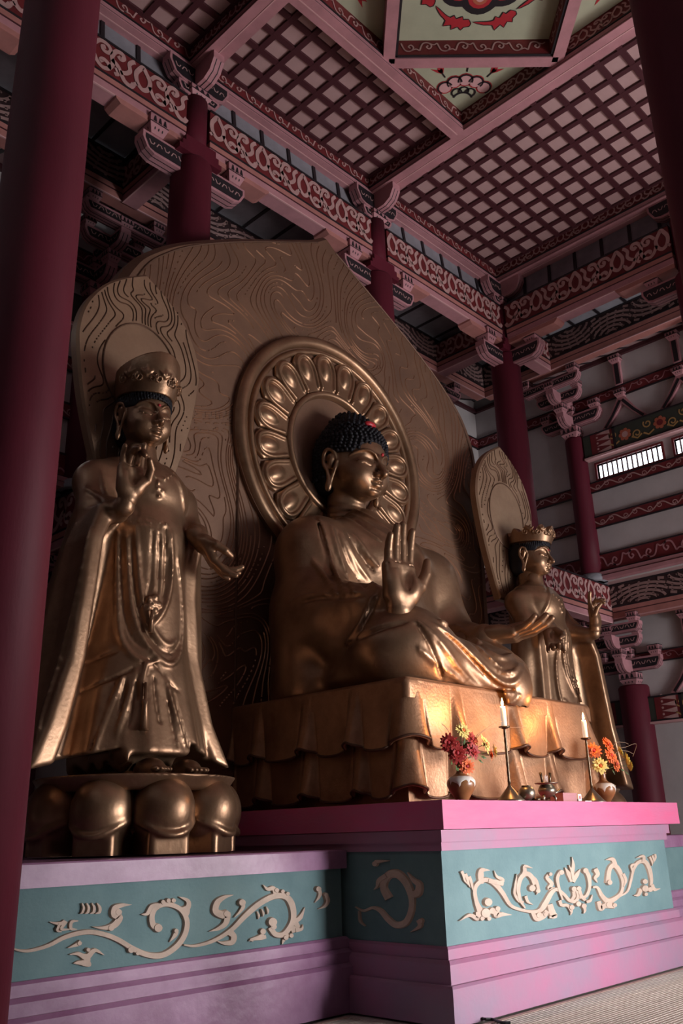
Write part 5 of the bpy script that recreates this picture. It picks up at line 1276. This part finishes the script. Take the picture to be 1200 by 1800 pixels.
# ---------------------------------------------------------------- offerings on the altar slab
ZT = 1.78
def prof_smooth(P, n=5): return [(max(p[0],0),p[1]) for p in spline(P,n)]
def vase(x, y, k, label):
    t = empty('vase',(x,y,ZT),label,'vase')
    P = prof_smooth([(.055,0),(.062,.012),(.085,.05),(.125,.11),(.138,.165),(.118,.215),(.070,.245),(.043,.275),(.040,.33),(.046,.37),(.062,.385)])
    MB().lathe([(0,0)]+[(r*k,z*k) for r,z in P]+[((.05)*k,.375*k),(.034*k,.33*k),(.034*k,.25*k),(0,.24*k)],(x,y,ZT),40).build('body','clay',t,True)
    n = 64; rows = 7; V = []; rnd = random.Random(int(x*10))
    drip = [.045+.04*max(0,math.sin(i*2*PI/n*9+rnd.random()*.4))**2+.015*math.sin(i*2*PI/n*4) for i in range(n)]
    for i in range(n):
        for j in range(rows):
            z = .232-(drip[i])*j/(rows-1)*1.15; r = np.interp(z,[p[1] for p in P],[p[0] for p in P])+.003-(.0035 if j==rows-1 else 0); a = 2*PI*i/n; V.append((x+r*k*math.cos(a),y+r*k*math.sin(a),ZT+z*k))
    mesh('dripping_glaze',V,[(i*rows+j,((i+1)%n)*rows+j,((i+1)%n)*rows+j+1,i*rows+j+1) for i in range(n) for j in range(rows-1)],'glaze',t,True)
    m = MB()
    for dz in (.262,.345): m.lathe([((.047)*k,(dz-.006)*k),(.052*k,dz*k),(.047*k,(dz+.006)*k)],(x,y,ZT),28)
    m.build('neck_ring','clay',t,True)
    return t
VA = px(812,1400,1,5.40); VBp = px(1063,1402,1,5.45)
vase(VA[0],5.40,1.0,'brown clay vase with white drip glaze at the left of the altar')
vase(VBp[0],5.45,.98,'brown clay vase with white drip glaze at the right of the altar')
def daisy(p, root, r, col, core, label, tilt, n=15, seed=0):
    rnd = random.Random(seed); p = Vector(p); t = empty('daisy',tuple(p),label,'flower')
    nrm = Vector(tilt).normalized(); a_ = nrm.orthogonal().normalized(); b_ = nrm.cross(a_); m = MB()
    for layer,(rr,lift,nn) in enumerate(((1,.05,n),(.78,.25,n-3),(.5,.4,n-7))):
        for i in range(nn):
            an = 2*PI*(i+.5*layer)/nn+rnd.uniform(-.1,.1); d = a_*math.cos(an)+b_*math.sin(an); w = d.cross(nrm); L = r*rr*rnd.uniform(.85,1.08); lf = lift+rnd.uniform(-.12,.12)
            q = [p+d*L*.12-w*.004, p+d*L*.12+w*.004, p+d*L*.55+w*r*.15+nrm*r*lf*.6, p+d*L*.55-w*r*.15+nrm*r*lf*.6, p+d*L*.86+w*r*.10+nrm*r*lf*.7, p+d*L*.86-w*r*.10+nrm*r*lf*.7, p+d*L+nrm*r*lf*.5]
            m.add([tuple(v) for v in q],[(0,1,2,3),(3,2,4,5),(5,4,6)])
    m.build('petals',col,t)['kind'] = 'stuff'
    m = MB(); k = 8; V = [tuple(p+(a_*math.cos(2*PI*i/k)+b_*math.sin(2*PI*i/k))*r*.22*s_+nrm*r*h_) for s_,h_ in ((1,.02),(.8,.2),(.35,.27)) for i in range(k)]
    m.add(V,[(j*k+i,j*k+(i+1)%k,(j+1)*k+(i+1)%k,(j+1)*k+i) for j in (0,1) for i in range(k)]+[tuple(range(2*k,3*k))]); m.build('flower_heart',core,t)
    rt = Vector(root); mid = (p+rt)/2+Vector((0,0,.02))
    MB().tube([rt-Vector((0,0,.10)),rt,mid-nrm*.03,p-nrm*.01],.0035,5).build('stem','stem_green',t)
def bunch(vx, vy, lst, k=1):
    for i,(u,v,dy,r,col,lab) in enumerate(lst):
        P = px(u,v,1,vy+dy); core = 'petal_orange' if col=='petal_yellow' else 'crimson'
        til = Vector((-.55+(P[0]-vx)*2.2,-1,.25+(P[2]-2.35)*1.2)); daisy(P,(vx,vy,ZT+.37*k),r*1.2,col,core,lab,til,seed=i)
bunch(VA[0],5.40,[(788,1306,-.02,.085,'petal_red','dark red daisy sticking out farthest left of the left bouquet'),(813,1284,.02,.075,'petal_yellow','pale yellow daisy at the top of the left bouquet'),
 (829,1299,.03,.08,'petal_red','red daisy just below the top yellow one, left bouquet'),(803,1324,-.08,.09,'petal_red','large dark red daisy low in front, left bouquet'),(831,1320,-.04,.08,'petal_red','red daisy in the middle of the left bouquet'),
 (852,1308,-.03,.09,'petal_yellow','large pale yellow daisy at the right of the left bouquet'),(861,1327,.02,.075,'petal_orange','orange daisy at the lower right edge of the left bouquet'),(820,1347,-.07,.075,'petal_orange','drooping orange-red daisy over the rim of the left vase'),(868,1320,.03,.07,'petal_yellow','yellow daisy at the far right edge of the left bouquet')])
bunch(VBp[0],5.45,[(1043,1320,-.02,.085,'petal_orange','orange daisy farthest left of the right bouquet'),(1068,1309,.0,.095,'petal_orange','bright orange daisy at the top of the right bouquet'),(1073,1328,-.05,.09,'petal_orange','orange daisy in the middle of the right bouquet'),
 (1082,1343,-.06,.08,'petal_orange','orange-red daisy lowest in the right bouquet'),(1054,1346,-.07,.09,'petal_yellow','pale yellow daisy low at the left of the right bouquet'),(1089,1322,.02,.085,'petal_yellow','yellow daisy right of the top orange ones, right bouquet'),
 (1100,1335,-.02,.09,'petal_yellow','yellow daisy near the right edge of the right bouquet'),(1106,1345,.04,.07,'petal_yellow','greenish yellow daisy at the far right edge of the right bouquet')],.98)
def sprig(vx, vy, pts, leaves, lab, nm='leafy_sprig'):
    t = empty(nm,(vx,vy,ZT+.37),lab,'foliage')
    for L in pts:
        Q = [(vx,vy,ZT+.30)]+[tuple(px(u,v,1,vy+.02)) for u,v in L]; MB().tube(spline(Q,4),[.003]*(4*(len(Q)-1)+1),4).build('twig','twig',t)
    for u,v,a in leaves:
        c = Vector(px(u,v,1,vy-.03)); d = Vector((math.cos(a)*.8,-.3,math.sin(a))).normalized(); w = d.cross(Vector((0,-1,.2))).normalized()
        MB().add([tuple(c),tuple(c+d*.03+w*.016+Vector((0,-.004,0))),tuple(c+d*.075),tuple(c+d*.03-w*.016),tuple(c+d*.035+Vector((0,-.008,0)))],[(0,1,4),(1,2,4),(2,3,4),(3,0,4)]).build('leaf','leaf_green',t)
sprig(VA[0],5.40,[[(800,1310),(786,1282),(776,1272)],[(812,1310),(808,1270),(802,1258)],[(840,1290),(880,1280),(925,1278)],[(835,1300),(870,1270),(893,1270)]],[(795,1338,3.6),(802,1345,4.0),(840,1335,-.5),(795,1315,2.8),(815,1310,1.6),(845,1330,-.2),(806,1350,3.5)],'thin bare twigs and small leaves among the left daisies')
sprig(VBp[0],5.45,[[(1085,1320),(1100,1313),(1118,1308),(1112,1330)],[(1080,1325),(1100,1320),(1112,1325)],[(1078,1310),(1095,1305),(1104,1308)]],[(1060,1352,3.8),(1090,1352,-.3),(1098,1356,-.6),(1050,1325,2.6),(1075,1352,-1.2)],'thin bare twigs and small leaves among the right daisies')
def candle(x, y, zd, label, labelc):
    t = empty('candlestick',(x,y,ZT),label,'candlestick'); h = zd-ZT
    MB().lathe([(0,0),(.145,0),(.15,.015),(.13,.03),(.055,.115),(.022,.155),(.016,.17),(.0,.17)],(x,y,ZT),36).build('cone_base','brass',t,True)
    st = [(0,.16),(.013,.165)]+[(.013+.004*(i%2),.165+(h-.19)*i/14) for i in range(15)]+[(.016,h-.02),(0,h-.02)]
    MB().lathe(st,(x,y,ZT),14).build('stem','brass_dark',t,True)
    MB().lathe([(0,h-.03),(.02,h-.02),(.058,h-.008),(.062,h+.006),(.05,h),(0,h)],(x,y,ZT),28).build('drip_dish','brass_dark',t,True)
    c = empty('candle',(x,y,zd),labelc,'candle')
    hc = .215
    MB().lathe([(0,0),(.030,0),(.031,.02),(.029,hc-.02),(.026,hc),(.008,hc-.01),(0,hc-.01)],(x,y,zd),20).build('wax_stick','wax',c,True)
    MB().tube([(x,y,zd+hc-.01),(x,y,zd+hc+.015)],.0025,5).build('wick','strap_black',c)
    MB().lathe([(0,.0),(.010,.012),(.0145,.03),(.011,.055),(.004,.082),(0,.094)],(x,y,zd+hc),14).build('flame','flame',c,True)
    l = bpy.data.lights.new('candle_light','POINT'); l.energy = 26; l.color = (1,.45,.14); l.shadow_soft_size = .03
    o = bpy.data.objects.new('candle_light',l); C.objects.link(o); o.location = (x-.0,y-.05,zd+hc+.07)
p1_ = px(886,1278,1,5.42); p2_ = px(1029,1298,1,5.45)
candle(p1_[0],5.42,p1_[2],'tall brass candlestick with conical foot, right of the left bouquet','lit white candle in front of the hanging robe tongue')
candle(p2_[0],5.45,p2_[2],'tall brass candlestick beside the right vase','lit white candle beside the right bouquet')
b_ = px(926,1400,1,5.36); t = empty('round_bowl',(b_[0],5.36,ZT),'small dull metal ball-shaped bowl right of the first candlestick','bowl')
MB().lathe(prof_smooth([(0,0),(.04,0),(.045,.006),(.075,.04),(.088,.085),(.078,.125),(.052,.150),(.048,.158)])+[(.04,.15),(0,.13)],(b_[0],5.36,ZT),32).build('body','brass',t,True)
MB().lathe([(.045,.15),(.056,.158),(.046,.166)],(b_[0],5.36,ZT),28).build('rim','brass_dark',t,True)
c_ = px(962,1400,1,5.40); cx_,cy_ = c_[0],5.40; t = empty('incense_burner',(cx_,cy_,ZT),'small brass tripod incense burner with two upright handles','incense burner')
MB().lathe(prof_smooth([(0,.055),(.05,.058),(.085,.09),(.095,.13),(.075,.17),(.06,.185)])+[(.125,.195),(.128,.203),(.06,.205),(0,.205)],(cx_,cy_,ZT),32).build('bowl','brass',t,True)
for i in range(3):
    a = -PI/2+2*PI*i/3+.5; MB().tube([(cx_+.055*math.cos(a),cy_+.055*math.sin(a),ZT+.085),(cx_+.085*math.cos(a),cy_+.085*math.sin(a),ZT+.04),(cx_+.078*math.cos(a),cy_+.078*math.sin(a),ZT)],[.018,.013,.010],8).build('leg','brass',t,True)
for sx in (-1,1): MB().tube([(cx_+sx*.075,cy_,ZT+.195),(cx_+sx*.085,cy_,ZT+.25),(cx_+sx*.10,cy_,ZT+.31)],[.012,.013,.016],8).build('handle','brass_dark',t,True)
m = MB(); 
for k in range(5): m.tube([(cx_-.02+.012*k,cy_-.01*(k%2),ZT+.20),(cx_-.025+.015*k,cy_,ZT+.27+.01*(k%3))],.0028,4)
m.build('incense_stub','paper',t)['kind'] = 'stuff'
MB().tube([(cx_+.10,cy_-.02,ZT+.09),(cx_+.16,cy_-.03,ZT+.11),(cx_+.21,cy_-.03,ZT+.13)],[.014,.011,.016],8).build('spout','brass',t,True)
d_ = px(917+20,1400,1,5.30); t = empty('oil_cup',(d_[0]+.02,5.28,ZT),'low round brass cup in front of the metal bowl','cup')
MB().lathe([(0,0),(.03,0),(.045,.012),(.048,.035),(.042,.035),(.035,.012),(0,.01)],(d_[0]+.02,5.28,ZT),24).build('body','brass_dark',t,True)
e_ = px(988,1400,1,5.62); t = empty('offering_box',(e_[0],5.62,ZT),'low dusty pink box behind the incense burner','box')
MB().box(e_[0]-.10,e_[0]+.20,5.55,5.72,ZT,ZT+.10).build('body','rose_box',t); MB().box(e_[0]-.105,e_[0]+.205,5.545,5.725,ZT+.10,ZT+.115).build('lid','rose_box',t)
f_ = px(1020,1402,1,5.28); t = empty('paper_card',(f_[0],5.28,ZT),'small folded white card with a red mark, before the right candlestick','card')
MB().box(f_[0]-.05,f_[0]+.02,5.28,5.283,ZT,ZT+.085).build('card_face','paper',t); MB().add([(f_[0]-.05,5.283,ZT),(f_[0]+.09,5.20,ZT),(f_[0]+.09,5.20,ZT+.012),(f_[0]-.05,5.283,ZT+.012)],[(0,1,2,3)]).box(f_[0]-.05,f_[0]+.09,5.20,5.28,ZT,ZT+.012).build('card_foot','paper',t)
MB().box(f_[0]-.028,f_[0]-.002,5.278,5.28,ZT+.035,ZT+.065).build('red_mark','crimson',t)
# strap on the floor
q_ = [px(843,1788,2,.012),px(850,1791,2,.02),px(866,1792,2,.012),px(880,1797,2,.015),px(897,1798,2,.012)]
t = empty('black_strap',tuple(q_[0]),'short black strap lying on the mat at the altar foot','strap')
MB().tube(spline([tuple(p) for p in q_],4),.012,6).build('cord','strap_black',t); MB().box(q_[0][0]-.03,q_[0][0]+.05,q_[0][1]-.03,q_[0][1]+.03,.005,.035).build('buckle','strap_black',t)
